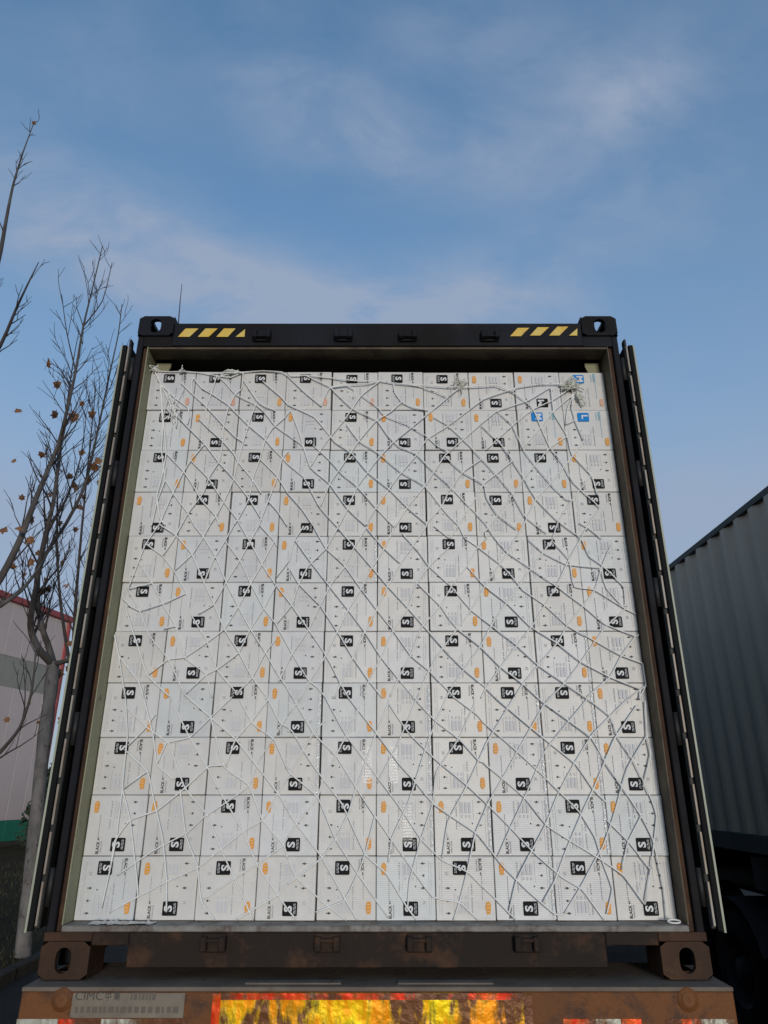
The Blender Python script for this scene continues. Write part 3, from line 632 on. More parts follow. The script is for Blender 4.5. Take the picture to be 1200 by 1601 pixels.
# ------------------------------------------------------------------ cargo net of white twine (traced knots and runs, on the plane just before the cartons)
NET = {
 (200, 570, 4.615): '''190,45 235,140 330,235 430,310 440,380 420,440
240,150 330,340 420,440 550,570 650,700 750,810 860,950 960,1120
380,130 460,210 560,300 690,440 770,520 830,580
480,100 530,170 600,210 720,290 780,350 870,440 990,540 1040,600 1100,660 1200,750
640,80 700,130 780,220 920,290 980,340 1060,440 1190,520
830,110 930,260 980,300 1060,330
970,120 1100,230 1180,310
510,390 580,460 680,550 760,640 800,710 890,820 960,930
300,670 400,770 480,890 530,980 630,1090 670,1190
450,690 570,810 650,930 720,1030 790,1120 820,1200
265,840 340,950 430,1070 510,1200
950,690 1070,800 1180,960
1000,980 1080,1060 1140,1150 1170,1200
200,990 230,1110 290,1190
640,80 600,210 560,320 565,450
830,60 820,170 770,220 720,320 690,440 680,550 660,690 590,800 540,930 440,1060 350,1200
930,290 880,400 830,560 790,710 760,830 700,970 630,1100 560,1200
1190,330 1120,390 1040,460 990,540 950,680 900,820 870,970 790,1120 740,1200
1190,580 1110,680 1080,800 1010,980 960,1110 900,1200
540,580 450,690 390,790 320,930 250,1090 200,1200
190,45 230,130 240,290 250,450 240,620 265,830 210,980 170,1150 150,1200
235,140 245,300 265,520 275,640 245,800 205,960 230,1120
230,140 290,200 350,380 345,450
470,95 460,130 475,190
190,40 300,52 400,50 520,60 600,75 660,85 720,70 830,55 970,45 1110,55 1200,85
600,90 660,85 740,92 800,70 ''',
 (450, 570, 4.615): '''0,85 130,80 300,95 470,115 660,120 760,135 860,145 990,150 1190,155
760,135 900,150 960,160 1080,200 1190,270
330,150 430,145 560,140 660,122
0,110 120,200 240,300
170,70 300,160 340,200 470,320 640,400 720,510 800,590 920,640 1000,720 1190,890
0,290 190,380 300,510 340,560 460,640 580,780 720,890 860,1030 1000,1140
420,430 510,550 640,630 810,770 980,870 1100,1020 1190,1110
540,220 640,300 700,370 860,430 990,510 1080,590 1170,640
20,330 80,490 160,740 300,860 430,1040 570,1150
180,580 300,690 390,790 500,880 640,1040 770,1160
0,510 100,580 130,650
0,720 110,810 160,900 230,1030 370,1150
0,930 100,1040 200,1170
760,140 770,200 820,270 900,310 1010,330
1050,380 1200,480
660,125 530,220 420,380 290,540 230,620 170,740
820,270 740,340 630,410 510,550 430,670 300,860 230,1030
1190,210 1090,290 870,470 760,560 640,690 500,880 430,1040 360,1180
1190,420 1000,540 920,660 800,800 720,910 630,1040 560,1160
1200,590 1130,660 980,880 860,1030 770,1180
1200,870 1110,1020 1000,1150 960,1200
240,300 260,240 300,170 420,150 480,180 470,240''',
 (700, 570, 4.2857): '''0,150 140,150 320,140 430,180 460,155 620,130 800,130
140,110 100,140 40,140
130,110 0,220
450,165 240,230 0,400
690,150 540,240 330,310 160,450 0,580
840,150 700,240 570,300 430,410 260,570
850,190 700,320 630,410 500,560
450,630 340,720 240,800 150,950 60,1090 20,1180
230,630 100,720 0,860
770,460 680,560 510,760 340,1000 250,1120 210,1190
910,510 830,620 690,790 590,900 520,1050 440,1180
960,740 830,910 740,1050 680,1190
1020,960 930,1090 880,1180
850,210 830,290 850,370 800,410
430,180 560,280 610,390 680,550 770,660 840,790 1020,960
840,380 910,510
720,340 800,480 830,600 960,740 1000,870
340,310 430,400 500,560 590,680 690,800 790,900 830,920
230,410 330,510 400,590 510,760 590,900 740,1050 870,1170
0,410 110,510 230,630 330,740 430,860 520,1020 660,1130
0,620 100,720 240,800 260,890 330,1000 460,1100
0,800 110,920 250,1060 310,1180
0,1010 70,1080 150,1190
690,150 700,250 710,330
840,200 800,300 790,400
880,1060 950,1100 1060,1190''',
 (160, 820, 4.2857): '''380,0 490,70 600,200 680,390 745,530 815,700 910,850 1000,1020 1100,1170
610,0 680,90 760,220 830,390 910,550 990,700 1100,870 1190,1010
820,80 920,240 990,390 1080,560 1190,700
920,0 990,120 1070,270 1150,390
1060,0 1150,110 1200,200
290,140 400,210 480,310 560,460 590,600 700,780 765,970 890,1130
240,250 330,390 420,560 490,680 550,890 690,1000 740,1190
170,430 250,580 310,740 440,900 470,960 550,1140
130,490 190,550 250,580
150,550 200,710 240,830 300,1010 430,1140
55,740 110,880 240,1050 290,1190
110,880 130,1020 150,1190
380,0 290,130 240,250 170,430
530,0 470,110 400,210
720,0 660,110 600,200 500,300
880,0 820,110 740,240 680,380
1050,0 920,240 820,400 740,540 640,600
1190,50 1070,260 990,400 910,550 815,700 700,790 550,890 440,905 310,1010
1140,430 1080,560 990,700 910,860 765,970 690,1010 550,1140
1160,770 1090,860 1000,1030 900,1130
590,470 430,520 250,580
520,670 410,700
200,440 300,400 330,390''',
 (430, 820, 4.2857): '''250,0 340,160 460,270 560,410 680,570 790,710 910,880 1030,980 1150,1100
130,130 230,240 330,370
420,30 530,150 650,290 760,420 890,560 1030,720 1200,880
330,370 480,560 600,720 710,890 830,1040 940,1180
320,560 430,740 520,890 630,1050 740,1190
100,300 160,400 300,540
0,400 110,540 220,700 310,830 370,930 440,1070 500,1190
0,660 110,860 220,1040 290,1100 370,1190
0,980 70,1080 140,1190
610,20 720,150 840,260
850,60 960,180 1030,280 1200,410
930,370 1030,470 1110,550 1200,690
1050,0 1200,120
200,0 130,100 90,240 0,360
420,20 340,160 220,280 150,420 110,540 20,690
610,20 530,150 460,290 380,390 300,540 220,710 110,870 20,1060
800,20 720,180 640,300 580,420 490,570 420,710 320,910 230,1050 150,1150
1020,0 930,130 840,260 750,420 680,570 600,720 520,890 440,1060 390,1190
1200,120 1030,280 950,390 890,560 790,710 710,890 630,1040 590,1150
1200,400 1110,540 980,690 910,870 820,1040 770,1150
1200,700 1100,860 1030,980 940,1190''',
 (700, 840, 3.75): '''90,0 180,60 310,160 400,260 440,310 570,400 700,520 830,590 1010,690 1160,720
270,0 350,90 480,180 640,290 800,410 920,510 1100,580 1140,570
470,10 560,90 700,160 890,190
780,0 830,110 900,160 1030,290 1030,400
620,30 710,130 740,290 860,310 1040,420 1120,450
110,170 220,290 350,390 480,520 640,620 780,730 950,820 1120,890
20,290 140,430 270,530 400,630 530,750 690,860 810,940 960,1050
0,470 60,540 190,640 310,760 440,860 560,980 710,1080 840,1170
0,680 90,770 220,880 340,980 480,1090 590,1190
0,900 150,1030 280,1150
230,0 180,50 110,170 20,290
400,0 350,90 220,280 140,420 50,540 0,610
610,20 490,180 420,280 270,490 190,640 90,780 30,890
790,10 710,130 640,280 500,510 400,640 310,760 220,890 150,1030 80,1170
880,180 860,310 700,520 640,620 530,750 440,860 340,1000 260,1170
1040,420 920,530 780,730 690,850 560,970 440,1180
1100,590 1020,690 950,820 810,940 710,1080 620,1190
1160,870 960,1050 850,1150
960,40 900,180 930,300 1040,420
1150,740 1160,870 1100,1020 990,1180
1130,890 1110,1020 1150,1190''',
 (110, 1090, 3.3333): '''285,0 295,200 280,350 270,480 310,640 345,950 350,1040
290,50 400,160 510,240 560,380 600,480 710,610 800,830 880,1000 950,1170
380,0 430,200 450,350 540,430
290,280 400,385 430,520 480,740 500,950 500,1120
520,0 620,210 710,360 800,530 900,700 970,870 1080,1030 1170,1140
610,0 730,105 860,220 980,370 1080,500 1190,670
730,100 800,360 930,460 1000,640 1110,770 1190,950
880,10 950,140 1060,220 1150,400 1190,470
1040,20 1090,130 1190,230
570,480 600,720 660,880 680,1060 750,1170
270,480 240,720 210,880 160,1100
440,90 380,170 300,250
400,385 280,460
840,0 730,105 620,210 500,240 450,330
1030,10 940,130 860,220 810,350 720,360 600,470 450,590 310,640 230,750 220,900
1190,40 1090,160 980,330 930,460 810,550 700,620 600,710 430,800 240,930
1150,400 1080,500 1000,640 900,700 800,780 660,890 500,960 350,1040 200,1120
1190,690 1100,780 970,870 830,960 700,1050
1190,950 1080,1030 960,1100 860,1165''',
 (430, 1090, 3.3333): '''90,0 200,190 320,310 420,470 520,620 660,820 820,1040 960,1070 1060,1180
260,0 370,200 520,400 640,560 760,740 870,850 1000,910 1190,1090
380,0 530,190 640,340 730,440 830,560 1050,710 1190,870
590,30 690,180 830,320 1000,460 1110,560 1190,640
720,0 830,120 960,220 1060,330 1190,410
930,0 1050,90 1190,210
0,280 80,400 220,520 310,730 430,920 590,1150
0,480 110,660 240,830 380,1080 430,1180
0,700 110,940 250,1070 370,1180
0,100 90,180 180,330 230,400 350,560 470,820 580,920 690,1100 740,1180
0,1030 110,1160
120,20 40,130 0,200
260,120 190,200 80,390 20,490
440,50 370,200 250,430 220,520 110,660 40,770 0,810
590,30 510,230 420,480 380,610 310,750 240,840 110,940 0,1020
740,0 640,240 530,450
520,640 470,810 430,920 360,1060 210,1120
900,0 800,220 730,440 690,560 610,730 590,860
1040,30 960,210 840,390 820,560 760,740 700,960 680,1100
1190,80 1100,260 1000,460 900,650 870,850
1190,420 1110,560 1040,720 1000,910 960,1070 930,1180''',
 (720, 1090, 3.3333): '''0,30 140,150 290,280 420,400 510,490 620,600 700,730 740,860 790,1000 760,1130
190,10 320,120 440,220 600,350 690,480 760,550
420,20 560,120 680,210 760,350 850,480 940,620 1000,740 1060,1000 1075,1160
650,10 780,100 820,210 900,330 980,500 1020,620 990,900
0,230 140,360 330,520 450,670 590,760 720,840 850,930 960,1060
0,430 130,550 260,680 370,800 530,940 630,1000 690,1080 750,1170
0,660 110,740 220,880 350,1010 490,1130 540,1130
0,890 160,1030 290,1170
760,640 880,760 990,910
960,20 970,200 990,300 950,470
100,0 0,190
280,0 140,230 20,480
440,30 320,240 220,420 150,540 70,720 0,960
660,10 560,130 440,280 330,530 260,680 190,840
870,10 690,190 590,350 510,500 440,670 360,820 290,960 250,1130
920,40 800,220 700,460 630,610 550,800 490,960 430,1070
950,180 870,370 790,640 740,780 700,850 620,1000 540,1130
940,620 870,760 840,900
990,900 960,1080'''}
nety = BY - .0085
net = thing('cargo_net', 'white twine cargo net stretched in diamonds over the stacked cartons', 'net', (0, nety, FLOOR))
NI = Matrix.Translation((0, -nety, -FLOOR))
# each traced area keeps only its own part of the net
def clip(ln, x0, y0, x1, y1):
    out, cur = [], []
    inside = lambda p: x0 <= p[0] <= x1 and y0 <= p[1] <= y1
    fine = []
    for a, b in zip(ln, ln[1:]):
        n = 24
        fine += [((a[0] + (b[0] - a[0]) * k / n, a[1] + (b[1] - a[1]) * k / n), k == 0) for k in range(n)]
    fine.append((ln[-1], True))
    for k, (p, key) in enumerate(fine):
        if inside(p):
            edge = (k + 1 < len(fine) and not inside(fine[k + 1][0]))
            if key or not cur or edge: cur.append(p)
        elif cur: out.append(cur); cur = []
    if cur: out.append(cur)
    return [c for c in out if len(c) > 1]
AREA = {(200, 570): (0, 0, 451, 822), (450, 570): (449, 0, 702, 826), (700, 570): (699, 0, 1200, 843), (160, 820): (0, 818, 433, 1092), (430, 820): (431, 822, 703, 1092),
        (700, 840): (701, 841, 1200, 1092), (110, 1090): (0, 1090, 451, 1700), (430, 1090): (449, 1090, 757, 1700), (720, 1090): (755, 1090, 1200, 1700)}
lines = []
for (ox, oy, sc), txt in NET.items():
    for row in txt.strip().split('\n'):
        ln = [tuple(float(q) for q in w.split(',')) for w in row.split()]
        lines += clip([(ox + a / sc, oy + b / sc) for a, b in ln], *AREA[(ox, oy)])
# tie run ends to the nearest end or knot of a neighbouring run
knots = [p for ln in lines for p in ln]
for i, ln in enumerate(lines):
    for e in (0, -1):
        best = None
        for j, l2 in enumerate(lines):
            if j == i: continue
            for p in l2:
                d = math.hypot(p[0] - ln[e][0], p[1] - ln[e][1])
                if d < 9 and (best is None or d < best[0]): best = (d, p)
        if best: ln[e] = best[1]
rnd = random.Random(77)
for ln in lines:
    ys = [nety + rnd.uniform(-.002, .001) for _ in ln]
    pts = [Vector((lambda q: (q.x, y, q.z))(at_y(a, b, nety))) for (a, b), y in zip(ln, ys)]
    for p in pts:
        p.x = max(min(p.x, 1.150), -1.150); p.z = max(p.z, FLOOR + .004)
    w = rnd.uniform(.0027, .0034)
    pts = smooth_line(pts, 4, .35)
    o = MB().tube(pts, w, 6).build('strand', M['twine'], net); o.matrix_parent_inverse = NI
# knots where runs cross
seen = []
for p in knots:
    if any(math.hypot(p[0] - q[0], p[1] - q[1]) < 14 for q in seen): continue
    near = sum(1 for q in knots if math.hypot(p[0] - q[0], p[1] - q[1]) < 10)
    if near >= 3: seen.append(p)
km = MB(); bm = bmesh.new(); bmesh.ops.create_icosphere(bm, subdivisions=1, radius=.0052)
for v in bm.verts: v.co *= random.uniform(.8, 1.2)
kme = bpy.data.meshes.new('knot'); bm.to_mesh(kme); bm.free(); kme.materials.append(M['twine'])
for f in kme.polygons: f.use_smooth = True
for p in seen:
    q = at_y(p[0], p[1], nety); o = link('knot', kme, net, (q.x, q.y, q.z), (random.random() * 6, random.random() * 6, 0)); o.matrix_parent_inverse = NI
# bunched ends of the net: tangled tufts
def tangle(px, py, rx, rz, n, m, name, seed, rad=.0022):
    rr = random.Random(seed); c = at_y(px, py, nety); mb = MB()
    for _ in range(n):
        p = Vector((c.x + rr.gauss(0, rx * .4), nety - abs(rr.gauss(0, .008)), c.z + rr.gauss(0, rz * .4))); pts = [p]
        for k in range(5):
            p = Vector((c.x + rr.gauss(0, rx * .5), nety - abs(rr.gauss(0, .012)), c.z + rr.gauss(0, rz * .5))); pts.append(p)
        mb.tube(smooth_line(pts, 4), rad, 5)
    o = mb.build(name, m, net); o.matrix_parent_inverse = NI
tangle(893, 603, .045, .045, 11, M['old_twine'], 'tangled_end', 1, .0032)
tangle(905, 622, .022, .05, 4, M['old_twine'], 'tangled_end', 4, .003)
tangle(722, 597, .035, .04, 5, M['old_twine'], 'tangled_end', 2)
tangle(243, 579, .02, .015, 8, M['twine'], 'tangled_end', 3)
tangle(285, 582, .02, .012, 4, M['twine'], 'tangled_end', 6)
tangle(360, 583, .05, .012, 4, M['twine'], 'tangled_end', 8)
tangle(270, 640, .05, .12, 3, M['twine'], 'tangled_end', 9, .0018)
# loose loop at the sill's right end
q = at_y(1052, 1440, .04)
mb = MB().tube([(q.x + .018 * math.cos(R(t)) * 1.3, .03 + .012 * math.sin(R(t)), FLOOR + .008 + .004 * math.sin(R(t))) for t in range(0, 361, 30)], .003, 6)
o = mb.build('loose_loop', M['twine'], net); o.matrix_parent_inverse = NI

# torn film lying along the threshold
def crumple(name, x0, x1, seed, label):
    rr = random.Random(seed); mb = MB(); n = 22; rows = 4; g = []
    for i in range(n + 1):
        x = x0 + (x1 - x0) * i / n
        g.append([Vector((x + rr.uniform(-.008, .008), .012 + j * .02 + rr.uniform(-.012, .008), FLOOR + .001 + (rr.random() ** 2) * .011 * (1 if j in (1, 2) else .25))) for j in range(rows)])
    for i in range(n):
        for j in range(rows - 1): mb.face((g[i][j], g[i + 1][j], g[i + 1][j + 1], g[i][j + 1]))
    o = mb.build(name, M['plastic']); tag(o, label, 'film')
qa, qb = at_y(142, 1440, .03), at_y(240, 1444, .03)
crumple('plastic_film', qa.x, qb.x, 3, 'crumpled strip of torn white film on the threshold under leftmost cartons')

# ------------------------------------------------------------------ trailer chassis under it
ty = -.086
trl = thing('container_trailer', 'rusty red-brown container trailer with yellow reflective board on its rear beam', 'trailer', (0, 0, 0))
bt = 1.366
MB().bevbox(-1.229, 1.248, ty, ty + .02, .98, bt - .010, .004).build('rear_beam', M['chassis'], trl)
MB().bevbox(-1.231, 1.250, ty - .001, .30, bt - .0098, bt + .004, .003).build('beam_flange', M['flange'], trl)
MB().box(-1.2, 1.2, .27, .29, .98, bt - .011).build('beam_web', M['black_steel'], trl)
MB().box(-1.2, 1.2, ty + .021, .269, .985, 1.0).build('beam_bottom', M['black_steel'], trl)
for x in (-.48, .48):
    mb = MB().box(x - .07, x + .07, .292, 12.2, bt - .02, bt - .002).box(x - .008, x + .008, .292, 12.2, .95, bt - .021).box(x - .07, x + .07, .292, 12.2, .93, .949); mb.build('frame_rail', M['black_steel'], trl)
for k in range(6): MB().box(-1.15, 1.15, 1.2 + k * 2.0, 1.32 + k * 2.0, 1.15, bt - .022).build('cross_member', M['black_steel'], trl)
for (xa, xb) in ((-.36, -.14), (.18, .40)):
    MB().bevbox(xa - .1, xb + .02, ty + .03, -.01, bt + .0042, bt + .010, .002).build('packing_plate', M['flange'], trl)
def wheel(parent, x, y, r=.50, w=.28, sx=-1):
    wh = bpy.data.objects.new('wheel', None); COL.objects.link(wh); wh.parent = parent; wh.location = (x, y, r)
    MB().lathe([(-w / 2, .29), (-w / 2 - .005, .40), (-w / 2 + .02, r - .03), (-w / 2 + .05, r), (w / 2 - .05, r), (w / 2 - .02, r - .03), (w / 2 + .005, .40), (w / 2, .29)], (0, 0, 0), 'X', 32).build('tyre', M['tyre'], wh)
    s_ = sx
    MB().lathe([(s_ * w / 2, .292), (s_ * (w / 2 - .02), .27), (s_ * (w / 2 - .09), .25), (s_ * (w / 2 - .10), .12), (s_ * (w / 2 - .02), .10), (s_ * (w / 2 - .015), .0)], (0, 0, 0), 'X', 24).build('rim', M['rim'], wh)
def running_gear(parent, x0, ys):
    for y in ys:
        for s_ in (-1, 1):
            wheel(parent, x0 + s_ * 1.06, y, sx=s_); wheel(parent, x0 + s_ * .74, y, sx=s_)
        MB().cyl((x0 - 1.0, y, .5), (x0 + 1.0, y, .5), .07, 14).build('axle', M['black_steel'], parent)
running_gear(trl, 0, (2.2, 3.5, 4.8))
# reflective board: red rim round a scuffed yellow field
qa, qb = at_y(334, 1543, ty), at_y(829, 1545, ty)
bx0, bx1, bz1 = qa.x, qb.x, bt - .012; bz0 = bz1 - .25
MB().box(bx0, bx1, ty - .006, ty - .0005, bz0, bz1).build('reflective_board', M['retro_yellow'], trl)
rb = .028
for (a, b, c, d) in ((bx0, bx0 + rb, bz0, bz1), (bx1 - rb, bx1, bz0, bz1), (bx0 + rb, bx1 - rb, bz1 - rb * .7, bz1), (bx0 + rb, bx1 - rb, bz0, bz0 + rb)):
    MB().box(a, b, ty - .0085, ty - .0062, c, d).build('board_border', M['retro_red'], trl)
# round plugs
for px in (97, 1075):
    q = at_y(px, 1563, ty)
    MB().lathe([(0, .0), (-.010, .0), (-.012, .02), (-.010, .024), (-.004, .027), (-.004, .036), (0, .037)][::-1], (q.x, ty, q.z), 'Y', 24).build('round_plug', M['chassis'], trl)
# maker's plate: CIMC and the two characters for its Chinese name, strokes raised on the plate
qa, qb = at_y(116, 1543, ty), at_y(286, 1591, ty)
pl = MB().box(qa.x, qb.x, ty - .003, ty - .0004, qb.z, bt - .013).build('maker_plate', M['plate'], trl)
pw = (qb.x - qa.x) / 170.0
mb = MB(); polys, w, h = text_tris('CIMC', 1.0, .0); zc = at_y(120, 1564, ty).z; hgt = at_y(120, 1548, ty).z - zc
kx = 42 * pw / w; kz = hgt * .82 / h
for pg in polys: mb.face([(qa.x + 4 * pw + a * kx, ty - .0036, zc + b * kz + .001) for a, b in pg])
def stroke(x0, y0, x1, y1, wd=.09):      # in a unit character cell
    a = Vector((x0, y0)); b = Vector((x1, y1)); d = (b - a).normalized(); nn = Vector((-d.y, d.x)) * wd / 2
    return [a - nn, b - nn, b + nn, a + nn]
zhong = [stroke(.15, .75, .85, .75), stroke(.15, .35, .85, .35), stroke(.19, .3, .19, .8), stroke(.81, .3, .81, .8), stroke(.5, 0, .5, 1)]
ji = [stroke(.3, 1, .1, .75), stroke(.22, .45, .22, .85), stroke(.55, 1, .6, .88), stroke(.22, .85, .9, .85), stroke(.22, .72, .85, .72), stroke(.22, .60, .85, .60), stroke(.15, .47, .92, .47), stroke(.55, .45, .55, .87),
      stroke(.08, .32, .92, .32), stroke(.5, 0, .5, .42), stroke(.5, .30, .12, .03), stroke(.5, .30, .88, .03)]
for k, chs in enumerate((zhong, ji)):
    for st in chs: mb.face([(qa.x + (48 + k * 13) * pw + p_.x * 12 * pw, ty - .0036 - .0001 * random.random(), zc + p_.y * hgt * .9) for p_ in st])
mb.build('lettering', M['plate_ink'], pl)
mb = MB(); rnd = random.Random(8)
x = 88
while x < 126:
    wd = rnd.uniform(2.5, 5); mb.face([(qa.x + a * pw, ty - .0036, zc + b * hgt) for a, b in ((x, .05), (x + wd, .05), (x + wd, .8), (x, .8))]); x += wd + 2.0
x = 6
while x < 160:
    wd = rnd.uniform(3, 9); mb.face([(qa.x + a * pw, ty - .0036, zc - hgt * 1.2 + b * hgt) for a, b in ((x, .0), (x + wd, .0), (x + wd, .62), (x, .62))]); x += wd + rnd.uniform(2, 5)
mb.build('faded_lettering', M['plate_faint'], pl)
# red and white conspicuity tape low on the beam
zt_ = at_y(300, 1593, ty).z
for (a, b, m) in ((26, 90, 'retro_white'), (91, 156, 'retro_red'), (158, 222, 'retro_white'), (232, 290, 'retro_red'), (880, 930, 'retro_red'), (931, 970, 'retro_white'), (972, 1002, 'retro_red'), (1040, 1094, 'retro_red'), (1095, 1146, 'retro_white')):
    xa, xb = at_y(a, 1597, ty).x, at_y(b, 1597, ty).x
    MB().box(xa, xb, ty - .002, ty - .0003, zt_ - .05, zt_).build('tape_strip', M[m], trl)

# ------------------------------------------------------------------ the neighbouring container and its trailer
NX = 3.24; NZ = 1.50; NY0 = .6; NL = 12.19; NH = 2.896; NW = 2.438
nb = thing('shipping_container', 'closed grey-green corrugated shipping container standing to the right of the loaded one', 'container', (NX + NW / 2, NY0, NZ))
def PN(mb, name, m):
    o = mb.build(name, m, nb); o.matrix_parent_inverse = Matrix.Translation((-(NX + NW / 2), -NY0, -NZ)); return o
X1 = NX + NW
for (x, o_) in ((NX + .004, -1), (X1 - .004, 1)):
    mb = MB(); corrugated(mb, x, NY0 + .16, NY0 + NL - .16, NZ + .155, NZ + NH - .055, o_); PN(mb, 'side_wall', M['teal'])
for (a, b) in ((NX, NX + .05), (X1 - .05, X1)):
    PN(MB().bevbox(a, b, NY0 + .162, NY0 + NL - .162, NZ + NH - .070, NZ + NH - .010, .004), 'top_rail', M['teal_rail'])
    PN(MB().bevbox(a, b, NY0 + .162, NY0 + NL - .162, NZ + .012, NZ + .165, .004), 'bottom_rail', M['teal_rail'])
    for y in (NY0, NY0 + NL - .16): PN(MB().bevbox(a if a == NX else a - .1, b if a != NX else b + .1, y, y + .16, NZ + .118, NZ + NH - .118, .005), 'corner_post', M['teal_rail'])
PN(MB().box(NX + .052, X1 - .052, NY0 + .02, NY0 + NL - .02, NZ + NH - .030, NZ + NH - .020), 'roof', M['teal'])
PN(MB().box(NX + .052, X1 - .052, NY0 + .02, NY0 + NL - .02, NZ + .10, NZ + .13), 'floor', M['black_steel'])
PN(MB().bevbox(NX + .162, NX + NW / 2 - .006, NY0 + .03, NY0 + .07, NZ + .14, NZ + NH - .12, .004), 'door', M['teal']); PN(MB().bevbox(NX + NW / 2 + .006, X1 - .162, NY0 + .03, NY0 + .07, NZ + .14, NZ + NH - .12, .004), 'door', M['teal'])
for k in range(4):
    x = NX + .42 + k * .53; PN(MB().cyl((x, NY0 + .012, NZ + .05), (x, NY0 + .012, NZ + NH - .06), .017, 10), 'locking_bar', M['steel'])
PN(MB().box(NX + .1, X1 - .1, NY0 + NL - .06, NY0 + NL - .03, NZ + .1, NZ + NH - .1), 'front_wall', M['teal'])
PN(MB().bevbox(NX + .18, X1 - .18, NY0 + .004, NY0 + .10, NZ + NH - .115, NZ + NH - .01, .004), 'header', M['teal_rail']); PN(MB().bevbox(NX + .18, X1 - .18, NY0 + .004, NY0 + .10, NZ + .01, NZ + .13, .004), 'sill', M['teal_rail'])
for (sx, x) in ((-1, NX), (1, X1)):
    for top in (True, False):
        for rear in (True, False):
            o = corner_casting('corner_casting', nb, x, NY0 - .004 if rear else NY0 + NL + .004, NZ + NH if top else NZ, sx, M['teal_rail'], top, rear); o.matrix_parent_inverse = Matrix.Translation((-(NX + NW / 2), -NY0, -NZ))
t2 = thing('container_trailer', 'black trailer chassis with dark tyres under the grey-green container', 'trailer', (NX + NW / 2, NY0, 0))
for x in (-.48, .48):
    MB().box(x - .07, x + .07, .1, 12.1, NZ - .02, NZ - .002).box(x - .01, x + .01, .1, 12.1, 1.05, NZ - .021).box(x - .07, x + .07, .1, 12.1, 1.03, 1.049).build('frame_rail', M['black_steel'], t2)
MB().bevbox(-1.22, 1.22, -.08, .10, 1.15, NZ - .003, .005).build('rear_beam', M['black_steel'], t2)
for k in range(6): MB().box(-1.18, 1.18, 1.2 + k * 2, 1.34 + k * 2, 1.22, NZ - .022).build('cross_member', M['black_steel'], t2)
running_gear(t2, 0, (2.6, 3.9, 5.2))
for y in (2.6, 3.9, 5.2):
    for s_ in (-1, 1):
        mb = MB(); a0, a1 = (s_ * .60, s_ * 1.22)
        pr = [(y + .60 * math.cos(R(t)), .50 + .60 * math.sin(R(t))) for t in range(20, 161, 14)]
        for (ya, za), (yb, zb) in zip(pr, pr[1:]):
            mb.face(((a0, ya, za), (a1, ya, za), (a1, yb, zb), (a0, yb, zb)) if s_ < 0 else ((a1, ya, za), (a0, ya, za), (a0, yb, zb), (a1, yb, zb)), smooth=True)
            mb.face(((a0, ya, za - .006), (a1, ya, za - .006), (a1, yb, zb - .006), (a0, yb, zb - .006))[::-1] if s_ < 0 else ((a1, ya, za - .006), (a0, ya, za - .006), (a0, yb, zb - .006), (a1, yb, zb - .006))[::-1], smooth=True)
            mb.face(((a1, ya, za), (a1, ya, za - .006), (a1, yb, zb - .006), (a1, yb, zb)))
        mb.build('mudguard', M['black_steel'], t2)
MB().bevbox(-1.20, -1.06, .6, 1.5, .82, 1.0, .02).build('side_tank', M['black_steel'], t2)

# ------------------------------------------------------------------ warehouse on the left
Cc = at_y(50, 1315, 31.0); yaw = -R(11.3)
wh = thing('warehouse', 'off-white metal warehouse with red roof trim and green plinth behind the trees', 'building', (Cc.x, Cc.y, 0)); wh.rotation_euler = (0, 0, yaw)
WH = 9.75
def PW(mb, name, m): return mb.build(name, m, wh)
# local frame: the long wall lies on x = 0, running to -y (towards the viewer); the end wall runs to -x
npan = 34
pan_lo = MB().bevbox(-.05, .0, -.494, .494, .92, 6.2, .012).mesh('wall_panel', M['wall']); pan_hi = MB().bevbox(-.05, .0, -.494, .494, 7.47, WH, .012).mesh('wall_panel', M['wall'])
dl = MB().bevbox(-.06, -.012, -.494, .494, 6.203, 7.467, .008).mesh('daylight_panel', M['daylight_sheet']); pn = MB().bevbox(-.06, .03, -.497, .497, 0, .915, .01).mesh('plinth_panel', M['green'])
for k in range(npan):
    for me in (pan_lo, pan_hi, dl, pn): link(me.name.split('.')[0], me, wh, (0, -.5 - k * 1.0, 0))
PW(MB().box(-16, -.06, -.05, 0, 0, WH), 'end_wall', M['wall']); PW(MB().box(-16, -.07, -34, -33.9, 0, WH), 'end_wall', M['wall']); PW(MB().box(-16.1, -16.0, -34, 0, 0, WH), 'back_wall', M['wall'])
mb = MB().bevbox(-.02, .14, -34.1, .12, WH, WH + .28, .02); PW(mb, 'eave_trim', M['red_trim'])
PW(MB().bevbox(-16.1, -.0205, -.02, .119, WH + .002, WH + .278, .02), 'eave_trim', M['red_trim'])
PW(MB().bevbox(-.10, .10, -.10, .10, .1, WH - .002, .02), 'corner_trim', M['red_trim'])
PW(MB().box(-16, -.02, -34, -.02, WH + .02, WH + .06), 'roof', M['roof'])
PW(MB().bevbox(.0, .9, -34, .8, -.02, .12, .02), 'concrete_apron', M['concrete'])

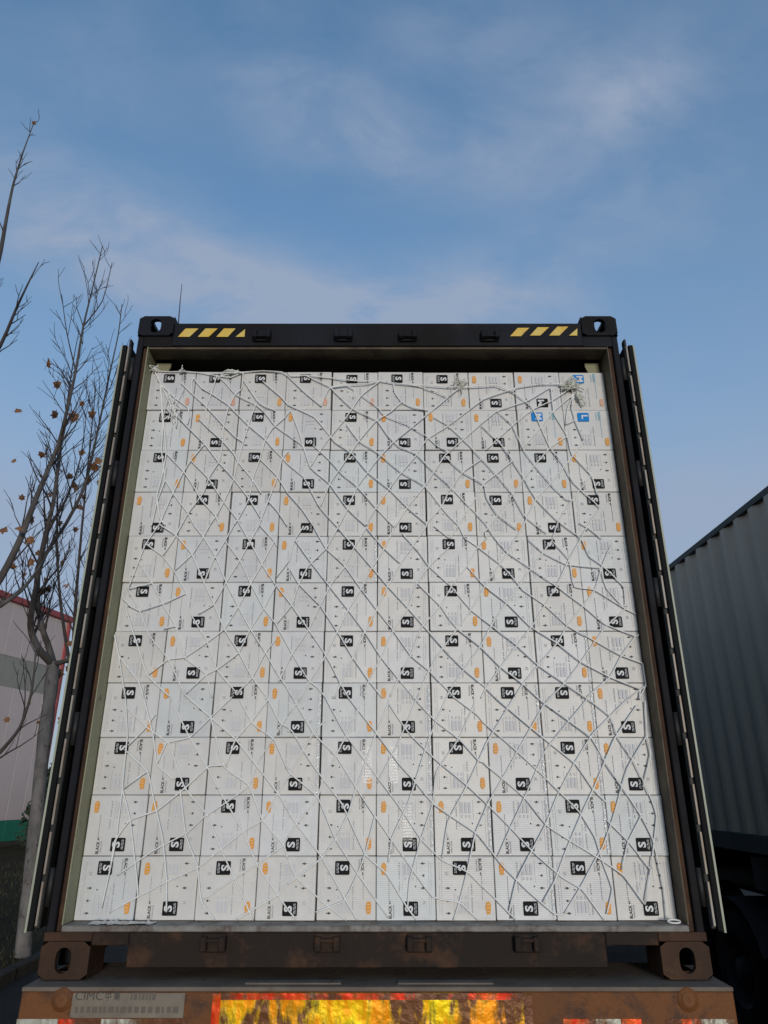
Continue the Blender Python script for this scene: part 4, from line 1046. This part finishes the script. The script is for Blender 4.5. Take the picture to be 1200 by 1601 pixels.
# ------------------------------------------------------------------ trees
def limb(pxs, Y, r0, r1, rnd, jit=.25):
    """a limb through photo pixels at depth about Y; radii taper from r0 to r1"""
    pts = []; y = Y
    for k, (a, b) in enumerate(pxs):
        pts.append(at_y(a, b, y)); y += rnd.uniform(-jit, jit)
    pts = smooth_line(pts, 3); n = len(pts)
    return pts, [r0 + (r1 - r0) * (k / (n - 1)) ** .8 for k in range(n)]
def twigs_on(mb, pts, rad, rnd, dens, length, upw=.55, depth=1, start=.15, minr=.004, tips=None):
    total = sum((b - a).length for a, b in zip(pts, pts[1:])); n = max(1, int(total * dens))
    for _ in range(n):
        t = rnd.uniform(start, 1.0) * (len(pts) - 1); i = min(int(t), len(pts) - 2); f = t - i
        p = pts[i].lerp(pts[i + 1], f); d = (pts[i + 1] - pts[i]).normalized()
        side = Vector((rnd.gauss(0, 1), rnd.gauss(0, .8), rnd.gauss(0, .3))); side -= d * side.dot(d); side.normalize()
        dr = (d * .8 + side * rnd.uniform(.5, 1.0) + Vector((0, 0, upw))).normalized()
        ln = length * rnd.uniform(.35, 1.1) * (1.0 - .45 * t / (len(pts) - 1)); q = [p]; m = 5
        for k in range(m):
            dr = (dr + Vector((rnd.gauss(0, .10), rnd.gauss(0, .10), rnd.gauss(0, .05) + .05))).normalized(); q.append(q[-1] + dr * ln / m)
        r = max(min((rad[i]) * .5, .006 + .010 * ln), minr); rr = [r + (minr * .55 - r) * k / m for k in range(m + 1)]
        mb.tube(q, rr, 4, cap=False)
        if tips is not None: tips.append(q[-1]); tips.append(q[3])
        if depth > 0: twigs_on(mb, q, rr, rnd, dens * .9, length * .5, upw * .8, depth - 1, .2, minr * .85, tips)
lf = []
for k in range(3):
    rr = random.Random(60 + k); mb = MB(); pts = []
    out = [(0, -.5), (.22, -.42), (.5, -.30), (.36, -.02), (.55, .22), (.25, .20), (.0, .55), (-.25, .22), (-.55, .25), (-.38, .0), (-.5, -.28), (-.2, -.42)]
    z = lambda x, y: .28 * abs(x) * (1 + .4 * k) + .2 * y * y + rr.uniform(-.03, .03)
    P3 = [(x * .13, z(x, y) * .13, y * .13) for x, y in out]
    for a, b in zip(P3, P3[1:] + P3[:1]): mb.face((a, b, (0, 0, 0)), smooth=True)
    mb.tube([(0, 0, -.06), (.005, .004, -.10), (0, .0, -.13)], .002, 4)
    lf.append(mb.mesh('leaf', M['leaf']))
def tree(label, base, limbs, Y, seed, dens, length, leaves=(), trunk_px=None, trunk_r=(.15, .11), depth=1, group='bare plane trees beside the container', minr=.006):
    rnd = random.Random(seed); root = thing('plane_tree', label, 'tree', base, group); INV = Matrix.Translation(-Vector(base))
    def PT(mb, name, m): o = mb.build(name, m, root); o.matrix_parent_inverse = INV; return o
    tp_ = trunk_px
    tr = [Vector((base[0], base[1], .06))] + tp_; n = len(tr); sm = smooth_line(tr, 4)
    rr = [trunk_r[0] * (1.25 if k == 0 else 1) + (trunk_r[1] - trunk_r[0]) * k / (len(sm) - 1) for k in range(len(sm))]
    rr = [r * rnd.uniform(.93, 1.08) for r in rr]
    PT(MB().tube(sm, rr, 14), 'trunk', M['trunk'])
    tw = MB()
    for (pxs, r0, r1, d) in limbs:
        pts, rad = limb(pxs, Y, r0, r1, rnd)
        if d > 0: PT(MB().tube(pts, rad, 9), 'limb', M['bark'])
        else: tw.tube(pts, rad, 5)
        twigs_on(tw, pts, rad, rnd, dens * abs(d), length, depth=depth, minr=minr)
    o = PT(tw, 'twigs', M['twig']); o['kind'] = 'stuff'
    for (a, b, s_) in leaves:
        q = at_y(a, b, Y + rnd.uniform(-.4, .2))
        l = link('leaf', lf[rnd.randrange(3)], root, q, (rnd.uniform(-.9, .9), rnd.uniform(0, 6.28), rnd.uniform(-.9, .9))); s_ *= 1.1; l.scale = (s_, s_, s_); l.matrix_parent_inverse = INV
    return root
def z8(s): return [(a / 3.204, 700 + b / 3.204) for a, b in s]
def z7(s): return [(a / 3.08, 180 + b / 3.08) for a, b in s]
Y1 = 7.2
b1 = at_y(33, 1512, Y1); b1.z = 0
leaves1 = [(a, b, rr_) for (a, b), rr_ in zip(z7([(225, 1190), (270, 1295), (85, 1420), (265, 1440), (350, 1450), (435, 1440), (390, 1390), (545, 1490)]), (1.2, 1.1, .9, 1.1, 1.3, 1.1, .7, 1.0))] + \
          [(a, b, random.uniform(.6, 1.05)) for a, b in z8([(205, 38), (410, 22), (300, 115), (350, 140), (375, 185), (375, 205), (490, 178), (470, 95), (495, 65), (440, 160), (420, 245), (110, 248), (250, 235), (400, 295), (460, 300), (375, 408), (295, 380), (155, 365), (480, 390), (125, 470), (190, 525), (145, 575), (245, 710), (330, 690), (210, 720), (120, 635), (55, 595), (95, 400), (350, 980), (300, 1130), (340, 1110), (310, 1360), (480, 1010)])]
tree('grey plane tree with pale forked trunk and a few brown leaves beside the left door', b1, [
    (z8([(262, 1085), (200, 1020), (160, 940), (152, 850), (180, 700), (200, 560), (240, 380), (265, 280), (290, 100), (305, -20), (325, -110)]), .058, .018, 1),
    (z8([(265, 1080), (240, 990), (215, 920), (190, 800), (190, 640), (230, 530), (330, 380), (420, 200), (470, 0), (500, -140), (550, -380), (590, -560), (610, -720)]), .052, .006, 1),
    (z8([(262, 1085), (320, 1070), (385, 1035), (420, 980)]), .045, .02, .6),
    (z8([(320, -90), (330, -180), (350, -330), (372, -470), (395, -590)]), .020, .005, -.8),
    (z8([(190, 640), (240, 420), (330, 260), (400, 60), (430, -150)]), .03, .006, -.8),
    ], Y1, 11, 6.0, 1.25, leaves1, [at_y(40, 1440, Y1), at_y(52, 1330, Y1), at_y(66, 1180, Y1), at_y(79, 1080, Y1), at_y(83, 1035, Y1)], (.094, .084))
Y2 = 6.0
b2 = Vector((at_y(-120, 1400, Y2).x, Y2, 0))
tree('plane tree leaning in from the left edge, its tall limb crossing the sky', b2, [
    ([(-110, 1060), (-60, 990), (0, 905), (31, 844), (53, 787), (72, 741), (91, 695), (105, 640), (118, 580), (130, 510), (142, 460), (160, 384)], .060, .007, 1),
    ([(-110, 1060), (-60, 985), (0, 947), (31, 925), (56, 895), (80, 850), (100, 790)], .045, .010, .8),
    ([(-90, 1240), (-40, 1215), (5, 1170), (31, 1137), (47, 1090), (53, 1050), (56, 1000)], .035, .008, .8),
    ([(118, 580), (104, 520), (96, 460), (124, 410)][:3], .012, .005, -.5), ([(130, 510), (160, 470), (175, 410)], .012, .005, -.5),
    ], Y2, 23, 5.4, 1.05, [(2, 827, 1.0), (28, 825, .7), (48, 845, .8), (10, 1125, .5), (36, 830, .6), (20, 720, .6)], [at_y(-118, 1250, Y2), at_y(-114, 1140, Y2), at_y(-110, 1055, Y2)], (.12, .09))
Y3 = 4.6
b3 = Vector((at_y(-260, 1300, Y3).x, Y3, 0))
tree('bare plane tree whose straight leader tops out high in upper left of the sky', b3, [
    ([(-240, 1000), (-150, 800), (-70, 600), (-20, 470), (0, 395), (10, 340), (20, 290), (35, 240), (53, 191)], .06, .005, 1),
    ([(-120, 740), (-50, 620), (0, 540), (25, 482), (45, 440), (60, 410)], .04, .005, -1),
    ], Y3, 35, 3.2, .62, [(53, 192, .45)], [at_y(-258, 1150, Y3), at_y(-240, 1000, Y3)], (.15, .11))
Y4 = 15.0
b4 = Vector((at_y(262, 900, Y4).x, Y4, 0))
tree('thin bare tree mostly hidden behind the container, one twig showing above its corner', b4, [
    ([(262, 900), (268, 760), (274, 620), (279, 500), (284, 444)], .06, .008, -.5),
    ([(262, 900), (235, 760), (214, 640), (200, 560)], .05, .008, -1)], Y4, 41, 1.0, .7, (), [at_y(262, 1100, Y4), at_y(262, 895, Y4)], (.10, .07), minr=.006)
Y5 = 12.5
b5 = Vector((at_y(110, 1200, Y5).x, Y5, 0))
tree('slender young plane tree standing behind the forked trunk, many upright shoots', b5, [
    ([(112, 1060), (118, 940), (128, 820), (140, 700), (150, 600)], .05, .008, -1.2),
    ([(112, 1060), (95, 950), (88, 850), (90, 760), (84, 690)], .045, .008, -1.2),
    ([(112, 1060), (135, 960), (160, 860), (172, 760), (186, 640)], .045, .008, -1.2)], Y5, 53, 3.6, 1.3,
    [(100, 915, .7), (70, 905, .7), (95, 880, .8), (120, 900, .6), (60, 1130, .6), (45, 1100, .6)], [at_y(111, 1160, Y5), at_y(112, 1055, Y5)], (.09, .06), minr=.006)

# dark evergreen shrub by the warehouse corner
def shrub(label, c, h, w, seed):
    rnd = random.Random(seed); root = thing('evergreen_shrub', label, 'shrub', c)
    mb = MB()
    for _ in range(2600):
        z = rnd.random() ** .8 * h; rr_ = w * (1 - (z / h) ** 1.6) * math.sqrt(rnd.random()) + .05; a = rnd.random() * 6.283
        p = Vector((rr_ * math.cos(a), rr_ * math.sin(a), z + .15)); u = Vector((rnd.gauss(0, 1), rnd.gauss(0, 1), rnd.gauss(0, 1))).normalized(); v = u.orthogonal().normalized(); s_ = rnd.uniform(.07, .16)
        mb.face((p - u * s_, p + v * s_ * .5, p + u * s_, p - v * s_ * .5))
    mb.build('foliage', M['needle'], root); MB().tube([(0, 0, -.05), (0, 0, h * .7)], [.08, .03], 8).build('stem', M['bark'], root)
q = at_y(82, 1300, 27.0); shrub('dark evergreen shrub at the warehouse corner right of the tree trunk', (q.x, 27.0, -.02), 3.6, 1.3, 5)
q = at_y(125, 1300, 30.0); shrub('dark evergreen shrub farther behind the container door, partly hidden', (q.x, 30.0, -.02), 3.2, 1.5, 6)

# dead grass on the verge
rnd = random.Random(91); mb = MB()
for _ in range(5200):
    x = rnd.uniform(-11, -4.4); y = rnd.uniform(2, 20); h_ = rnd.uniform(.04, .14); a = rnd.random() * 6.283; w = .008
    dx, dy = math.cos(a) * w, math.sin(a) * w; lx, ly = rnd.gauss(0, .05), rnd.gauss(0, .05)
    mb.face(((x - dx, y - dy, .08), (x + dx, y + dy, .08), (x + lx, y + ly, .09 + h_)))
o = mb.build('dead_grass', M['grass']); tag(o, 'patchy dead grass on the verge under the trees', 'grass', kind='stuff')
